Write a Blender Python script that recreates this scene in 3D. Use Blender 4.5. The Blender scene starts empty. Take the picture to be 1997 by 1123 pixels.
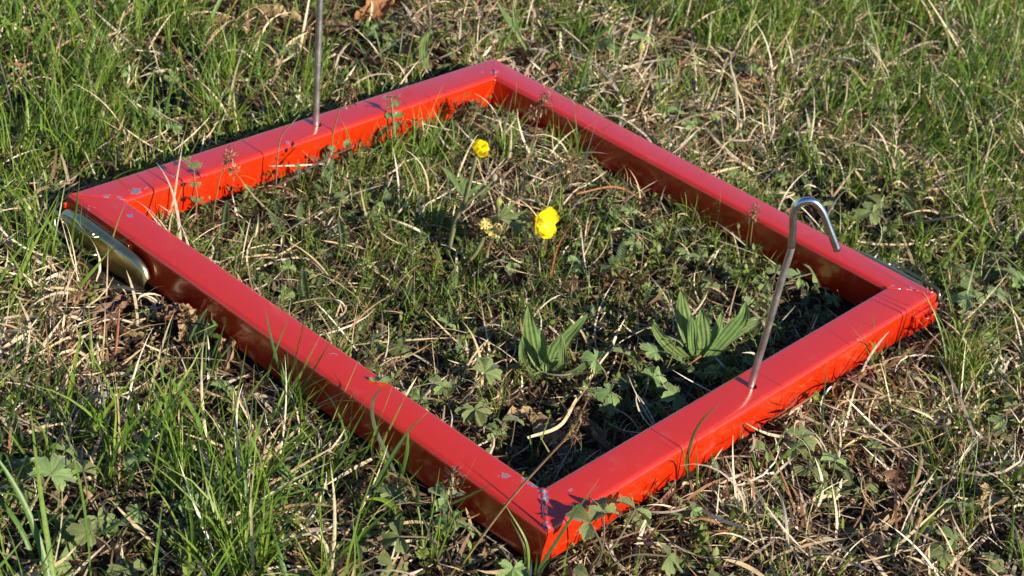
import bpy, math, random
import numpy as np
from mathutils import Vector, Matrix

C = bpy.context.scene.collection
RND = random.Random(7)
rng = np.random.default_rng(11)
sc = bpy.context.scene

# ------------------------------------------------------------------ camera
# measured from the photograph: the frame's outer side is the unit U
U = 0.46296                       # metres, side D-C of the frame
TUBE = 0.030                      # square tube, 30 mm
FW, FL = U, U * 1.02555           # frame outer width (x) and length (y)
FPX = 3420.8                      # focal length in pixels of the 1997 px photo
YAW, PITCH, ROLL = math.radians(37.0535), math.radians(-31.6205), math.radians(10.1746)
CAM = np.array([-1.46352, -0.98066, 1.43562]) * U + np.array([0, 0, TUBE])

def cam_axes():
    cy, sy, cp, sp = math.cos(YAW), math.sin(YAW), math.cos(PITCH), math.sin(PITCH)
    f = np.array([cy * cp, sy * cp, sp])
    r = np.cross(f, [0, 0, 1.0]); r /= np.linalg.norm(r)
    u = np.cross(r, f)
    return math.cos(ROLL) * r + math.sin(ROLL) * u, -math.sin(ROLL) * r + math.cos(ROLL) * u, f
RIGHT, UP, FWD = cam_axes()
cam = bpy.data.cameras.new('camera')
cam.sensor_width = 36.0
cam.lens = FPX / 1997 * 36
cam.clip_start = 0.02
cam.clip_end = 400
cam.dof.use_dof = True
cam.dof.focus_distance = 1.13
cam.dof.aperture_fstop = 20
cam_o = bpy.data.objects.new('camera', cam)
C.objects.link(cam_o)
cam_o.matrix_world = Matrix([[*a] for a in np.column_stack([RIGHT, UP, -FWD, CAM])] + [[0, 0, 0, 1]])
sc.camera = cam_o

# ------------------------------------------------------------------ light
SUN_EL = math.radians(26)
SUN_AZ = math.radians(-88.3)      # where the sun stands, seen from above (from +x)
world = bpy.data.worlds.new('World'); sc.world = world
world.use_nodes = True
wn = world.node_tree.nodes; wn.clear()
sky = wn.new('ShaderNodeTexSky'); sky.sky_type = 'NISHITA'; sky.sun_disc = False
sky.sun_elevation = SUN_EL
sky.sun_rotation = math.pi / 2 - SUN_AZ
sky.air_density = 0.8; sky.dust_density = 0.0; sky.ozone_density = 6.0
bgn = wn.new('ShaderNodeBackground'); bgn.inputs[1].default_value = 0.085
won = wn.new('ShaderNodeOutputWorld')
world.node_tree.links.new(sky.outputs[0], bgn.inputs[0]); world.node_tree.links.new(bgn.outputs[0], won.inputs[0])
sl = bpy.data.lights.new('sun', 'SUN'); sl.energy = 5.0; sl.angle = math.radians(0.53); sl.color = (1.0, 0.88, 0.70)
so = bpy.data.objects.new('sun', sl); C.objects.link(so)
sdir = Vector((math.cos(SUN_AZ) * math.cos(SUN_EL), math.sin(SUN_AZ) * math.cos(SUN_EL), math.sin(SUN_EL)))
so.rotation_euler = sdir.to_track_quat('Z', 'Y').to_euler(); so.location = sdir * 5
vs = sc.view_settings
vs.view_transform = 'Standard'; vs.look = 'None'; vs.exposure = 1.02; vs.gamma = 1.0
vs.use_curve_mapping = False
sc.cycles.max_bounces = 8; sc.cycles.transparent_max_bounces = 8

# ------------------------------------------------------------------ helpers
def tag(o, label=None, cat=None, group=None, kind=None):
    if label: o['label'] = label
    if cat: o['category'] = cat
    if group: o['group'] = group
    if kind: o['kind'] = kind
    return o

def empty(name, loc, label, cat, group=None):
    o = bpy.data.objects.new(name, None); C.objects.link(o)
    o.empty_display_size = 0.02; o.location = Vector([float(v) for v in loc])
    return tag(o, label, cat, group)

def link(name, me, mat=None, parent=None, loc=None, rot=None, scale=None):
    o = bpy.data.objects.new(name, me); C.objects.link(o)
    if mat is not None and len(me.materials) == 0: me.materials.append(mat)
    if parent is not None: o.parent = parent
    if loc is not None: o.location = Vector([float(v) for v in loc])
    if rot is not None: o.rotation_euler = rot
    if scale is not None: o.scale = (scale,) * 3 if isinstance(scale, (int, float)) else scale
    return o

def mesh_np(name, V, F, col=None, smooth=True):
    """V (n,3), F (m,3 or 4) numpy -> mesh, with a colour per vertex if given"""
    me = bpy.data.meshes.new(name)
    V = np.ascontiguousarray(V, dtype=np.float32); F = np.ascontiguousarray(F, dtype=np.int32)
    k = F.shape[1]
    me.vertices.add(len(V)); me.vertices.foreach_set('co', V.ravel())
    me.loops.add(F.size); me.loops.foreach_set('vertex_index', F.ravel())
    me.polygons.add(len(F)); me.polygons.foreach_set('loop_start', np.arange(0, F.size, k, dtype=np.int32))
    try: me.polygons.foreach_set('loop_total', np.full(len(F), k, dtype=np.int32))
    except Exception: pass
    me.polygons.foreach_set('use_smooth', np.full(len(F), smooth, dtype=bool))
    if col is not None:
        a = me.color_attributes.new('Col', 'FLOAT_COLOR', 'POINT')
        a.data.foreach_set('color', np.concatenate([col, np.ones((len(col), 1))], 1).astype(np.float32).ravel())
    me.update(calc_edges=True); me.validate()
    return me

def at(u, v, z=0.0):
    """point of the photo, met at height z above the ground"""
    d = RIGHT * (u - 998.5) / FPX - UP * (v - 561.5) / FPX + FWD
    return CAM + d * (z - CAM[2]) / d[2]
NH = np.array([math.cos(YAW), math.sin(YAW), 0.0])
def up_from(base, u, v, near=0.0):
    """point of the photo, met on the upright plane through base (moved near metres to the camera)"""
    d = RIGHT * (u - 998.5) / FPX - UP * (v - 561.5) / FPX + FWD
    return CAM + d * ((np.asarray(base) - CAM) @ NH - near) / (d @ NH)

def smooth_line(pts, n):
    """Catmull-Rom through pts, n samples"""
    p = np.asarray(pts, float)
    if len(p) == 2: return p[0] + (p[1] - p[0]) * np.linspace(0, 1, n)[:, None]
    q = np.vstack([2 * p[0] - p[1], p, 2 * p[-1] - p[-2]])
    s = np.linspace(0, len(p) - 1 - 1e-9, n); i = s.astype(int); t = (s - i)[:, None]
    a, b, c, d = q[i], q[i + 1], q[i + 2], q[i + 3]
    return .5 * (2 * b + (c - a) * t + (2 * a - 5 * b + 4 * c - d) * t * t + (3 * b - a - 3 * c + d) * t ** 3)

def hash2(ix, iy, seed):
    h = (ix.astype(np.int64) * 374761393 + iy.astype(np.int64) * 668265263 + seed * 1442695041) & 0x7fffffff
    h = ((h ^ (h >> 13)) * 1274126177) & 0x7fffffff
    return ((h ^ (h >> 16)) & 0xffff) / 65535.0
def vnoise(x, y, sc_, seed=0):
    x = np.asarray(x) / sc_; y = np.asarray(y) / sc_
    ix, iy = np.floor(x), np.floor(y); fx, fy = x - ix, y - iy
    fx = fx * fx * (3 - 2 * fx); fy = fy * fy * (3 - 2 * fy)
    return (hash2(ix, iy, seed) * (1 - fx) + hash2(ix + 1, iy, seed) * fx) * (1 - fy) + \
           (hash2(ix, iy + 1, seed) * (1 - fx) + hash2(ix + 1, iy + 1, seed) * fx) * fy

def in_ring(x, y, m=0.0):
    out = (x > -m) & (x < FW + m) & (y > -m) & (y < FL + m)
    inn = (x > TUBE + m) & (x < FW - TUBE - m) & (y > TUBE + m) & (y < FL - TUBE - m)
    return out & ~inn
def ring_dist(x, y):
    """distance to the tube's footprint (0 inside it)"""
    dx = np.maximum(np.maximum(-x, x - FW), 0); dy = np.maximum(np.maximum(-y, y - FL), 0)
    o = np.hypot(dx, dy)
    i = np.minimum(np.minimum(x - TUBE, FW - TUBE - x), np.minimum(y - TUBE, FL - TUBE - y))
    return np.where(o > 0, o, np.maximum(i, 0))
def gz(x, y):
    """height of the ground"""
    x = np.asarray(x, float); y = np.asarray(y, float)
    b = (vnoise(x, y, .09, 3) - .5) * .016 + (vnoise(x, y, .03, 4) - .5) * .007 + (vnoise(x, y, .6, 5) - .5) * .03
    k = np.clip(ring_dist(x, y) / .06, 0, 1)
    return b * k - .0015 * (1 - k)

# ------------------------------------------------------------------ materials
def nt(name):
    m = bpy.data.materials.new(name); m.use_nodes = True
    n = m.node_tree.nodes; n.clear()
    return m, n, m.node_tree.links
def mix(n, l, fac, a, b, blend='MIX'):
    x = n.new('ShaderNodeMix'); x.data_type = 'RGBA'; x.blend_type = blend
    for sock, val in ((0, fac), (6, a), (7, b)):
        if isinstance(val, bpy.types.NodeSocket): l.new(val, x.inputs[sock])
        elif sock == 0: x.inputs[0].default_value = val
        else: x.inputs[sock].default_value = (*val, 1)
    return x.outputs[2]
def math_(n, l, op, a, b=None, clamp=False):
    x = n.new('ShaderNodeMath'); x.operation = op; x.use_clamp = clamp
    for i, v in enumerate((a, b)):
        if v is None: continue
        if isinstance(v, bpy.types.NodeSocket): l.new(v, x.inputs[i])
        else: x.inputs[i].default_value = v
    return x.outputs[0]
def noise(n, l, scale, detail=3, coord=None, rough=.55):
    x = n.new('ShaderNodeTexNoise'); x.inputs['Scale'].default_value = scale; x.inputs['Detail'].default_value = detail
    x.inputs['Roughness'].default_value = rough
    if coord is not None: l.new(coord, x.inputs['Vector'])
    return x.outputs['Fac']
def ramp(n, l, fac, stops):
    x = n.new('ShaderNodeValToRGB')
    e = x.color_ramp.elements
    while len(e) < len(stops): e.new(.5)
    for k, (p, c) in zip(e, stops): k.position = p; k.color = (*c, 1)
    l.new(fac, x.inputs[0]); return x.outputs[0]
def objcoord(n): return n.new('ShaderNodeTexCoord').outputs['Object']
def bump(n, l, height, strength, dist=.001):
    b = n.new('ShaderNodeBump'); b.inputs['Strength'].default_value = strength; b.inputs['Distance'].default_value = dist
    l.new(height, b.inputs['Height']); return b.outputs[0]

def plant_mat(name, base=None, transl=.3, rough=.5, spec=.35, vary=.25, nscale=260, random_obj=0.0, veins=None, sheen=0):
    """leaf tissue: colour from the vertices or given, mottled, partly lit through"""
    m, n, l = nt(name)
    co = objcoord(n)
    if base is None:
        a = n.new('ShaderNodeVertexColor'); a.layer_name = 'Col'; colr = a.outputs[0]
    else:
        r = n.new('ShaderNodeRGB'); r.outputs[0].default_value = (*base, 1); colr = r.outputs[0]
    nf = noise(n, l, nscale, 3, co)
    colr = mix(n, l, 1.0, colr, ramp(n, l, nf, [(.25, (1 - vary,) * 3), (.75, (1 + vary, 1 + vary, 1 + vary * .6))]), 'MULTIPLY')
    if random_obj:
        oi = n.new('ShaderNodeObjectInfo')
        hs = n.new('ShaderNodeHueSaturation')
        l.new(math_(n, l, 'ADD', math_(n, l, 'MULTIPLY', oi.outputs['Random'], .05 * random_obj), .5 - .025 * random_obj), hs.inputs['Hue'])
        l.new(math_(n, l, 'ADD', math_(n, l, 'MULTIPLY', oi.outputs['Random'], .5 * random_obj), 1 - .25 * random_obj), hs.inputs['Value'])
        l.new(colr, hs.inputs['Color']); colr = hs.outputs[0]
    b = n.new('ShaderNodeBsdfPrincipled'); l.new(colr, b.inputs['Base Color'])
    b.inputs['Roughness'].default_value = rough; b.inputs['Specular IOR Level'].default_value = spec
    if sheen:
        b.inputs['Sheen Weight'].default_value = sheen; b.inputs['Sheen Roughness'].default_value = .4
    l.new(bump(n, l, nf, .35, .0006), b.inputs['Normal'])
    out = n.new('ShaderNodeOutputMaterial')
    if transl:
        t = n.new('ShaderNodeBsdfTranslucent')
        l.new(mix(n, l, 1.0, colr, (1.15, 1.1, .55), 'MULTIPLY'), t.inputs[0])
        ms = n.new('ShaderNodeMixShader'); ms.inputs[0].default_value = transl
        l.new(b.outputs[0], ms.inputs[1]); l.new(t.outputs[0], ms.inputs[2]); l.new(ms.outputs[0], out.inputs[0])
    else: l.new(b.outputs[0], out.inputs[0])
    return m

M_GRASS = plant_mat('green_grass', transl=.32, rough=.42, spec=.4, vary=.2)
M_STRAW = plant_mat('dry_grass', transl=.18, rough=.6, spec=.25, vary=.3, nscale=400)
M_LITTER = plant_mat('litter', transl=.05, rough=.8, spec=.15, vary=.4)
M_FORB = plant_mat('small_leaves', transl=.28, rough=.5, spec=.35, vary=.25)
M_LEAF = plant_mat('lobed_leaf', transl=.25, rough=.6, spec=.3, vary=.28, nscale=330, random_obj=1.0, sheen=.25)
M_PLANTAIN = plant_mat('plantain_leaf', transl=.28, rough=.45, spec=.4, vary=.2, nscale=220, random_obj=.5, sheen=.12)
M_YARROW = plant_mat('yarrow_leaf', transl=.2, rough=.6, vary=.2, random_obj=.7)
M_DEAD = plant_mat('dead_leaf', transl=.1, rough=.75, spec=.2, vary=.5, nscale=170, random_obj=1.0)
M_STEM = plant_mat('stem', transl=.1, rough=.55, vary=.25, sheen=.3)
M_SEED = plant_mat('seed_scale', transl=.12, rough=.65, vary=.4)
M_PETAL = plant_mat('yellow_petal', base=(.93, .75, .012), transl=.3, rough=.24, spec=.55, vary=.06, nscale=150)
M_WILT = plant_mat('wilted_petal', base=(.88, .66, .24), transl=.25, rough=.5, vary=.35, nscale=300)

def soil_mat():
    m, n, l = nt('soil'); co = objcoord(n)
    f = noise(n, l, 60, 8, co, .7); g = noise(n, l, 9, 4, co)
    c = ramp(n, l, f, [(.25, (.012, .009, .007)), (.55, (.035, .026, .018)), (.8, (.085, .062, .04))])
    far = ramp(n, l, g, [(.3, (.045, .055, .018)), (.7, (.12, .10, .05))])
    ln = n.new('ShaderNodeVectorMath'); ln.operation = 'LENGTH'; l.new(co, ln.inputs[0])
    fac = math_(n, l, 'MULTIPLY', math_(n, l, 'SUBTRACT', ln.outputs['Value'], 1.1), 1.6, True)
    b = n.new('ShaderNodeBsdfPrincipled'); b.inputs['Roughness'].default_value = .95; b.inputs['Specular IOR Level'].default_value = .15
    l.new(mix(n, l, fac, c, far), b.inputs['Base Color'])
    l.new(bump(n, l, f, 1.0, .004), b.inputs['Normal'])
    o = n.new('ShaderNodeOutputMaterial'); l.new(b.outputs[0], o.inputs[0]); return m

def red_mat(chips):
    """gloss red paint with chips down to blue-grey primer, in the frame's own space"""
    m, n, l = nt('red_paint'); co = objcoord(n)
    warp = n.new('ShaderNodeTexNoise'); warp.inputs['Scale'].default_value = 420; warp.inputs['Detail'].default_value = 4
    l.new(co, warp.inputs['Vector'])
    d = None
    for (p, r) in chips:
        v = n.new('ShaderNodeVectorMath'); v.operation = 'DISTANCE'; l.new(co, v.inputs[0]); v.inputs[1].default_value = p
        s = math_(n, l, 'SUBTRACT', v.outputs['Value'], r)
        d = s if d is None else math_(n, l, 'MINIMUM', d, s)
    e = math_(n, l, 'ADD', d, math_(n, l, 'MULTIPLY', math_(n, l, 'SUBTRACT', warp.outputs['Fac'], .5), .0135))
    chip = math_(n, l, 'MULTIPLY', math_(n, l, 'MULTIPLY', e, -1), 4000, True)
    rim = math_(n, l, 'SUBTRACT', math_(n, l, 'MULTIPLY', math_(n, l, 'SUBTRACT', .0005, e), 2500, True), chip, True)
    # small specks and fine scratches of wear
    sp = noise(n, l, 900, 2, co); big = noise(n, l, 30, 3, co)
    speck = math_(n, l, 'MULTIPLY', math_(n, l, 'SUBTRACT', math_(n, l, 'ADD', sp, math_(n, l, 'MULTIPLY', big, .25)), .915), 40, True)
    red = mix(n, l, math_(n, l, 'MULTIPLY', noise(n, l, 14, 3, co), .5), (.485, .0185, .0010), (.455, .017, .0012))
    red = mix(n, l, math_(n, l, 'MULTIPLY', math_(n, l, 'SUBTRACT', noise(n, l, 38, 7, co, .75), .56), 1.6, True), red, (.44, .12, .08))
    mp = n.new('ShaderNodeMapping'); mp.inputs['Scale'].default_value = (1.0, .06, 1.0); mp.inputs['Rotation'].default_value = (0, 0, .6); l.new(co, mp.inputs[0])
    scr = math_(n, l, 'MULTIPLY', math_(n, l, 'SUBTRACT', math_(n, l, 'ADD', noise(n, l, 900, 2, mp.outputs[0]), math_(n, l, 'MULTIPLY', big, .3)), .93), 30, True)
    red = mix(n, l, math_(n, l, 'MULTIPLY', scr, .45), red, (.70, .22, .18))
    c = mix(n, l, math_(n, l, 'MULTIPLY', speck, .7), red, (.75, .35, .3))
    c = mix(n, l, math_(n, l, 'MULTIPLY', rim, .7), c, (.72, .30, .25))
    c = mix(n, l, chip, c, ramp(n, l, noise(n, l, 700, 3, co), [(.3, (.06, .09, .16)), (.7, (.17, .22, .33))]))
    b = n.new('ShaderNodeBsdfPrincipled'); l.new(c, b.inputs['Base Color'])
    dust = noise(n, l, 45, 5, co)
    rg = math_(n, l, 'ADD', math_(n, l, 'MULTIPLY', dust, .22), .13)
    l.new(math_(n, l, 'ADD', rg, math_(n, l, 'MULTIPLY', chip, .3)), b.inputs['Roughness'])
    b.inputs['Specular IOR Level'].default_value = .8
    b.inputs['Coat Weight'].default_value = .75; b.inputs['Coat Roughness'].default_value = .14; b.inputs['Coat IOR'].default_value = 1.5
    h = math_(n, l, 'SUBTRACT', math_(n, l, 'MULTIPLY', noise(n, l, 240, 2, co), .06), chip)
    l.new(bump(n, l, h, .5, .0003), b.inputs['Normal'])
    o = n.new('ShaderNodeOutputMaterial'); l.new(b.outputs[0], o.inputs[0]); return m

def metal_mat(name, c0, c1, rough, scale=120, stain=None, pits=0):
    m, n, l = nt(name); co = objcoord(n)
    f = noise(n, l, scale, 4, co)
    c = ramp(n, l, f, [(.3, c0), (.7, c1)])
    if stain: c = mix(n, l, math_(n, l, 'MULTIPLY', math_(n, l, 'SUBTRACT', noise(n, l, 55, 4, co), .5), 4, True), c, stain)
    p = noise(n, l, 1100, 2, co)
    if pits:
        pf = math_(n, l, 'MULTIPLY', math_(n, l, 'SUBTRACT', .40, p), pits, True)
        c = mix(n, l, pf, c, (.05, .045, .04))
    b = n.new('ShaderNodeBsdfPrincipled'); l.new(c, b.inputs['Base Color'])
    b.inputs['Metallic'].default_value = 1.0
    l.new(math_(n, l, 'ADD', math_(n, l, 'MULTIPLY', f, .2), rough - .1), b.inputs['Roughness'])
    l.new(bump(n, l, p, .25, .0002), b.inputs['Normal'])
    o = n.new('ShaderNodeOutputMaterial'); l.new(b.outputs[0], o.inputs[0]); return m
M_ROD = metal_mat('worn_steel', (.40, .41, .40), (.60, .61, .60), .45, 150, (.30, .25, .20), 6)
M_ZINC = metal_mat('zinc_steel', (.45, .50, .55), (.62, .68, .72), .24, 90)
M_CHROMATE = metal_mat('yellow_zinc', (.50, .42, .19), (.58, .52, .33), .30, 60, (.50, .37, .16))

# ------------------------------------------------------------------ the ground
def ground():
    n = 260
    a = np.sign(np.linspace(-1, 1, n)) * (np.abs(np.linspace(-1, 1, n)) ** 3 * 38 + np.abs(np.linspace(-1, 1, n)) * 1.3)
    X, Y = np.meshgrid(a + .25, a + .25, indexing='ij')
    V = np.stack([X, Y, gz(X, Y)], -1).reshape(-1, 3)
    i = np.arange(n * n).reshape(n, n)
    F = np.stack([i[:-1, :-1], i[1:, :-1], i[1:, 1:], i[:-1, 1:]], -1).reshape(-1, 4)
    o = link('ground', mesh_np('ground', V, F), soil_mat())
    tag(o, 'dark brown soil under the grass', None, None, 'structure')
ground()

# ------------------------------------------------------------------ the red frame
TOP = TUBE
def chip(u, v, r):
    p = at(u, v, TOP); return (tuple(float(x) for x in p), r)
CHIPS = [chip(262, 373, .0030), chip(268, 371, .0022), chip(335, 343, .0012), chip(212, 383, .0012), chip(205, 382, .001), chip(236, 385, .0016),
         chip(253, 421, .0014), chip(176, 405, .001), chip(283, 367, .0006), chip(985, 926, .0018), chip(980, 927, .0012), chip(1021, 935, .001),
         chip(1042, 946, .002), chip(1038, 942, .001), chip(1061, 958, .0022), chip(1063, 972, .0018), chip(1062, 966, .0018), chip(1068, 1024, .0012), chip(1113, 955, .0006),
         chip(963, 141, .0018), chip(967, 138, .001), chip(990, 129, .001), chip(940, 141, .0006), chip(960, 118, .001), chip(1776, 563, .0014), chip(1740, 556, .0008),
         chip(1676, 660, .0006), chip(563, 278, .0009), chip(650, 689, .0002), chip(1360, 770, .0002)]
M_RED = red_mat(CHIPS)
frame = empty('metal_frame', (0, 0, 0), 'red painted square metal frame lying flat in the grass', 'frame')

def rail(kind):
    """one mitred square tube with rounded edges, along its own side of the frame"""
    r, ns = .0036, 6
    sec = []
    for cx, cz, a0 in ((TUBE - r, TUBE - r, 0), (r, TUBE - r, 90), (r, r, 180), (TUBE - r, r, 270)):
        for k in range(ns + 1):
            a = math.radians(a0 + 90 * k / ns); sec.append((cx + r * math.cos(a), cz + r * math.sin(a)))
    g = .00012
    V = []
    for end in (0, 1):
        for (t, z) in sec:                      # t = distance in from the outer face
            LEN = FW if kind in ('front', 'back') else FL
            s = (t + g) if end == 0 else (LEN - t - g)
            V.append({'front': (s, t, z), 'back': (FW - s, FL - t, z), 'side_a': (t, FL - s, z), 'side_b': (FW - t, s, z)}[kind])
    n = len(sec)
    me = bpy.data.meshes.new('rail')
    F = [[i, (i + 1) % n, n + (i + 1) % n, n + i] for i in range(n)] + [list(range(n))[::-1], list(range(n, 2 * n))]
    me.from_pydata(V, [], F)
    import bmesh
    bm = bmesh.new(); bm.from_mesh(me); bmesh.ops.recalc_face_normals(bm, faces=bm.faces)
    for f in bm.faces: f.smooth = len(f.verts) == 4
    for e in bm.edges: e.smooth = not (len(e.link_faces) == 2 and e.calc_face_angle(0) > .5)
    bm.to_mesh(me); bm.free()
    return me
HOLES = {'front': (FW / 2 + .0009, TUBE / 2 - .0004), 'back': (FW / 2 + .0009, FL - TUBE / 2 - .0004)}
def drill(me, xy):
    """a round hole for the peg, cut into the top"""
    import bmesh
    bm = bmesh.new()
    bmesh.ops.create_cone(bm, cap_ends=True, segments=24, radius1=.0038, radius2=.0038, depth=.03, matrix=Matrix.Translation((xy[0], xy[1], TUBE - .004)))
    cm = bpy.data.meshes.new('hole'); bm.to_mesh(cm); bm.free()
    a = bpy.data.objects.new('tmp_rail', me); c = bpy.data.objects.new('tmp_hole', cm)
    C.objects.link(a); C.objects.link(c)
    mo = a.modifiers.new('b', 'BOOLEAN'); mo.operation = 'DIFFERENCE'; mo.object = c; mo.solver = 'EXACT'
    dg = bpy.context.evaluated_depsgraph_get()
    out = bpy.data.meshes.new_from_object(a.evaluated_get(dg)); out.name = 'rail'
    bpy.data.objects.remove(a); bpy.data.objects.remove(c); bpy.data.meshes.remove(cm)
    return out
for k in ('front', 'back', 'side_a', 'side_b'):
    me = rail(k)
    if k in HOLES: me = drill(me, HOLES[k])
    me.materials.clear()
    link('rail', me, M_RED, frame)

def tube_np(P, R, seg=8, cap=True):
    """tube along points P with radii R -> V, F(quads)"""
    P = np.asarray(P, float); R = np.broadcast_to(np.asarray(R, float), (len(P),))
    T = np.gradient(P, axis=0); T /= np.linalg.norm(T, axis=1, keepdims=True) + 1e-12
    ref = np.array([0, 0, 1.0]) if abs(T[0][2]) < .9 else np.array([1.0, 0, 0])
    N = []; nrm = np.cross(T[0], ref); nrm /= np.linalg.norm(nrm)
    for t in T:
        nrm = nrm - t * (nrm @ t); nrm /= np.linalg.norm(nrm) + 1e-12; N.append(nrm.copy())
    N = np.array(N); B = np.cross(T, N)
    a = np.linspace(0, 2 * np.pi, seg, endpoint=False)
    V = P[:, None] + R[:, None, None] * (np.cos(a)[None, :, None] * N[:, None] + np.sin(a)[None, :, None] * B[:, None])
    n = len(P); i = np.arange(n * seg).reshape(n, seg); j = np.roll(i, -1, 1)
    F = np.stack([i[:-1], j[:-1], j[1:], i[1:]], -1).reshape(-1, 4)
    V = V.reshape(-1, 3)
    if cap:
        c0, c1 = len(V), len(V) + 1
        V = np.vstack([V, P[0], P[-1]])
        F0 = np.stack([j[0], i[0], np.full(seg, c0), np.full(seg, c0)], -1)
        F1 = np.stack([i[-1], j[-1], np.full(seg, c1), np.full(seg, c1)], -1)
        return V, F, np.vstack([F0, F1])[:, :3]
    return V, F, None
def tube(name, P, R, mat, parent=None, seg=8, col=None):
    V, F, caps = tube_np(P, R, seg)
    F = np.vstack([np.column_stack([F[:, :3]]), F[:, [0, 2, 3]], caps])
    cc = None
    if col is not None:
        c = np.asarray(col, float)
        if c.ndim == 2:
            k = np.repeat(np.linspace(0, 1, len(P)), seg)[:, None]; cc = c[0] * (1 - k) + c[1] * k
            cc = np.vstack([cc, c[0], c[1]])
        else: cc = np.tile(c, (len(V), 1))
    return link(name, mesh_np(name, V, F, cc), mat, parent)

# weld seams over the mitres
def bead(p, q, r0, lump, seed, k=26):
    r = np.random.default_rng(seed)
    P = np.array(p) + (np.array(q) - np.array(p)) * np.linspace(0, 1, k)[:, None]
    P[:, 2] += r.normal(0, lump * .25, k) - r0 * .45
    P[:, :2] += r.normal(0, lump * .5, (k, 2))
    R = np.abs(r0 + r.normal(0, lump, k)); R[0] = R[-1] = r0 * .3
    tube('weld_seam', P, R, M_RED, frame, 8)
e = .0015
bead((e, e, TOP), (TUBE, TUBE, TOP), .0019, .0005, 1)                           # near corner
bead((e, FL - e, TOP), (TUBE, FL - TUBE, TOP), .0008, .00018, 2)               # left corner
bead((FW - e, e, TOP), (FW - TUBE, TUBE, TOP), .0009, .0002, 3)               # right corner
bead((FW - TUBE * .55, FL - TUBE * .55, TOP), (FW - TUBE + .001, FL - TUBE + .001, TOP), .0016, .0005, 4, 14)
bead((FW - TUBE, FL - TUBE, TOP - .001), (FW - TUBE, FL - TUBE, .004), .0016, .0003, 5)
bead((TUBE, FL - TUBE, TOP - .002), (TUBE, FL - TUBE, .004), .0010, .0002, 6)

def sheet(name, S, t, mat, parent, xf):
    """bent sheet metal: grid of points S (a,b,3) in latch space, thickness t"""
    import bmesh
    S = np.asarray(S, float); a, b = S.shape[:2]
    V = np.array([xf(p) for p in S.reshape(-1, 3)])
    i = np.arange(a * b).reshape(a, b)
    F = np.stack([i[:-1, :-1], i[1:, :-1], i[1:, 1:], i[:-1, 1:]], -1).reshape(-1, 4)
    me = mesh_np(name, V, F)
    o = link(name, me, mat, parent)
    m = o.modifiers.new('thickness', 'SOLIDIFY'); m.thickness = t; m.offset = 0
    m2 = o.modifiers.new('edge', 'BEVEL'); m2.width = t * .3; m2.segments = 2; m2.limit_method = 'ANGLE'; m2.angle_limit = math.radians(50)
    return o
def latch(xs, xk):
    """toggle latch; xs maps (s along the rail from the corner, outward, z) on the lever's rail, xk on the keeper's rail"""
    ll = bpy.data.objects.new('toggle_latch', None); C.objects.link(ll); ll.parent = frame; ll.empty_display_size = .01
    # plate screwed to the rail
    s = np.linspace(.012, .075, 8); z = np.linspace(-.026, -.006, 5)
    sheet('base_plate', [[(a, .0012, TOP + b) for b in z] for a in s], .0016, M_CHROMATE, ll, xs)
    # the lever: rounded channel, closing on the rail at its free end
    S = []
    for a in np.linspace(.008, .1015, 34):
        k = max(0, (a - .066) / .0355); k0 = max(0, (.025 - a) / .017); rnd = max(0, (a - .086) / .0155)
        zt = TOP - .0050 - .0045 * k ** 1.5 - .0105 * (1 - math.sqrt(max(0, 1 - rnd ** 2))) - .004 * k0
        zb = TOP - .0245 - .0020 * min(1, a / .07) + .010 * k0 + .0025 * max(0, k - .6)
        yo = .0118 - .0050 * k ** 1.6 - .001 * k0
        row = [(a, yo - .0068 + .0022 * k, zt + .0002), (a, yo * .72, zt + .0004), (a, yo - .0018, zt - .0002), (a, yo - .0005, zt - .0012), (a, yo, zt - .003)]
        for b in np.linspace(.25, 1, 5): row.append((a, yo + .0006 * math.sin(b * 3), (zt - .003) * (1 - b) + zb * b))
        S.append(row)
    sheet('lever', S, .0014, M_CHROMATE, ll, xs)
    # rivet of the pivot
    P = [xs((.047, y, TOP - .0075)) for y in (.004, .0128, .0140, .0146)]
    tube('pivot_pin', P, [.0026, .0026, .0022, .0008], M_CHROMATE, ll, 14)
    # wire loop from the lever round the corner to the keeper
    loop = []
    for zz in (TOP - .0065, TOP - .0215):
        leg = [xs((.053, .0110, zz)), xs((.052, .0145, zz)), xs((.049, .0165, zz + .0005)), xs((.044, .0172, zz + .0006)), xs((.020, .0166, zz)), xs((.009, .0160, zz - .0004)), xs((.0055, .0150, zz - .002))]
        loop.append(leg)
    line = loop[0] + [xs((.0042, .0140, TOP - .0105)), xs((.0040, .0140, TOP - .0155))] + loop[1][:-1][::-1]
    tube('wire_loop', smooth_line(line, 90), .0015, M_CHROMATE, ll, 10)
    # keeper: painted plate with two curled tongues
    kk = bpy.data.objects.new('keeper', None); C.objects.link(kk); kk.parent = frame; kk.empty_display_size = .01
    s = np.array([-.0022, .004, .012, .020, .028, .0345]); 
    sheet('keeper_plate', [[(a, .0013, TOP - .0085 - (.0185 - .004 * (a < 0)) * b) for b in np.linspace(0, 1, 5)] for a in s], .0022, M_RED, kk, xk)
    for s0 in (.0085, .0185):
        S = []
        for k in np.linspace(0, 1, 12):
            a = math.radians(8 + 164 * k); S.append([(s0 + .0034 * math.cos(a), .0018 + .0046 * math.sin(a), TOP - .0125 - .0095 * b) for b in np.linspace(0, 1, 4)])
        sheet('curled_tongue', S, .0013, M_RED, kk, xk)
latch(lambda p: (FW + p[1], p[0], p[2]), lambda p: (FW - p[0], -p[1], p[2]))            # right corner
latch(lambda p: (-p[1], FL - p[0], p[2]), lambda p: (p[0], FL + p[1], p[2]))            # left corner

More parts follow.
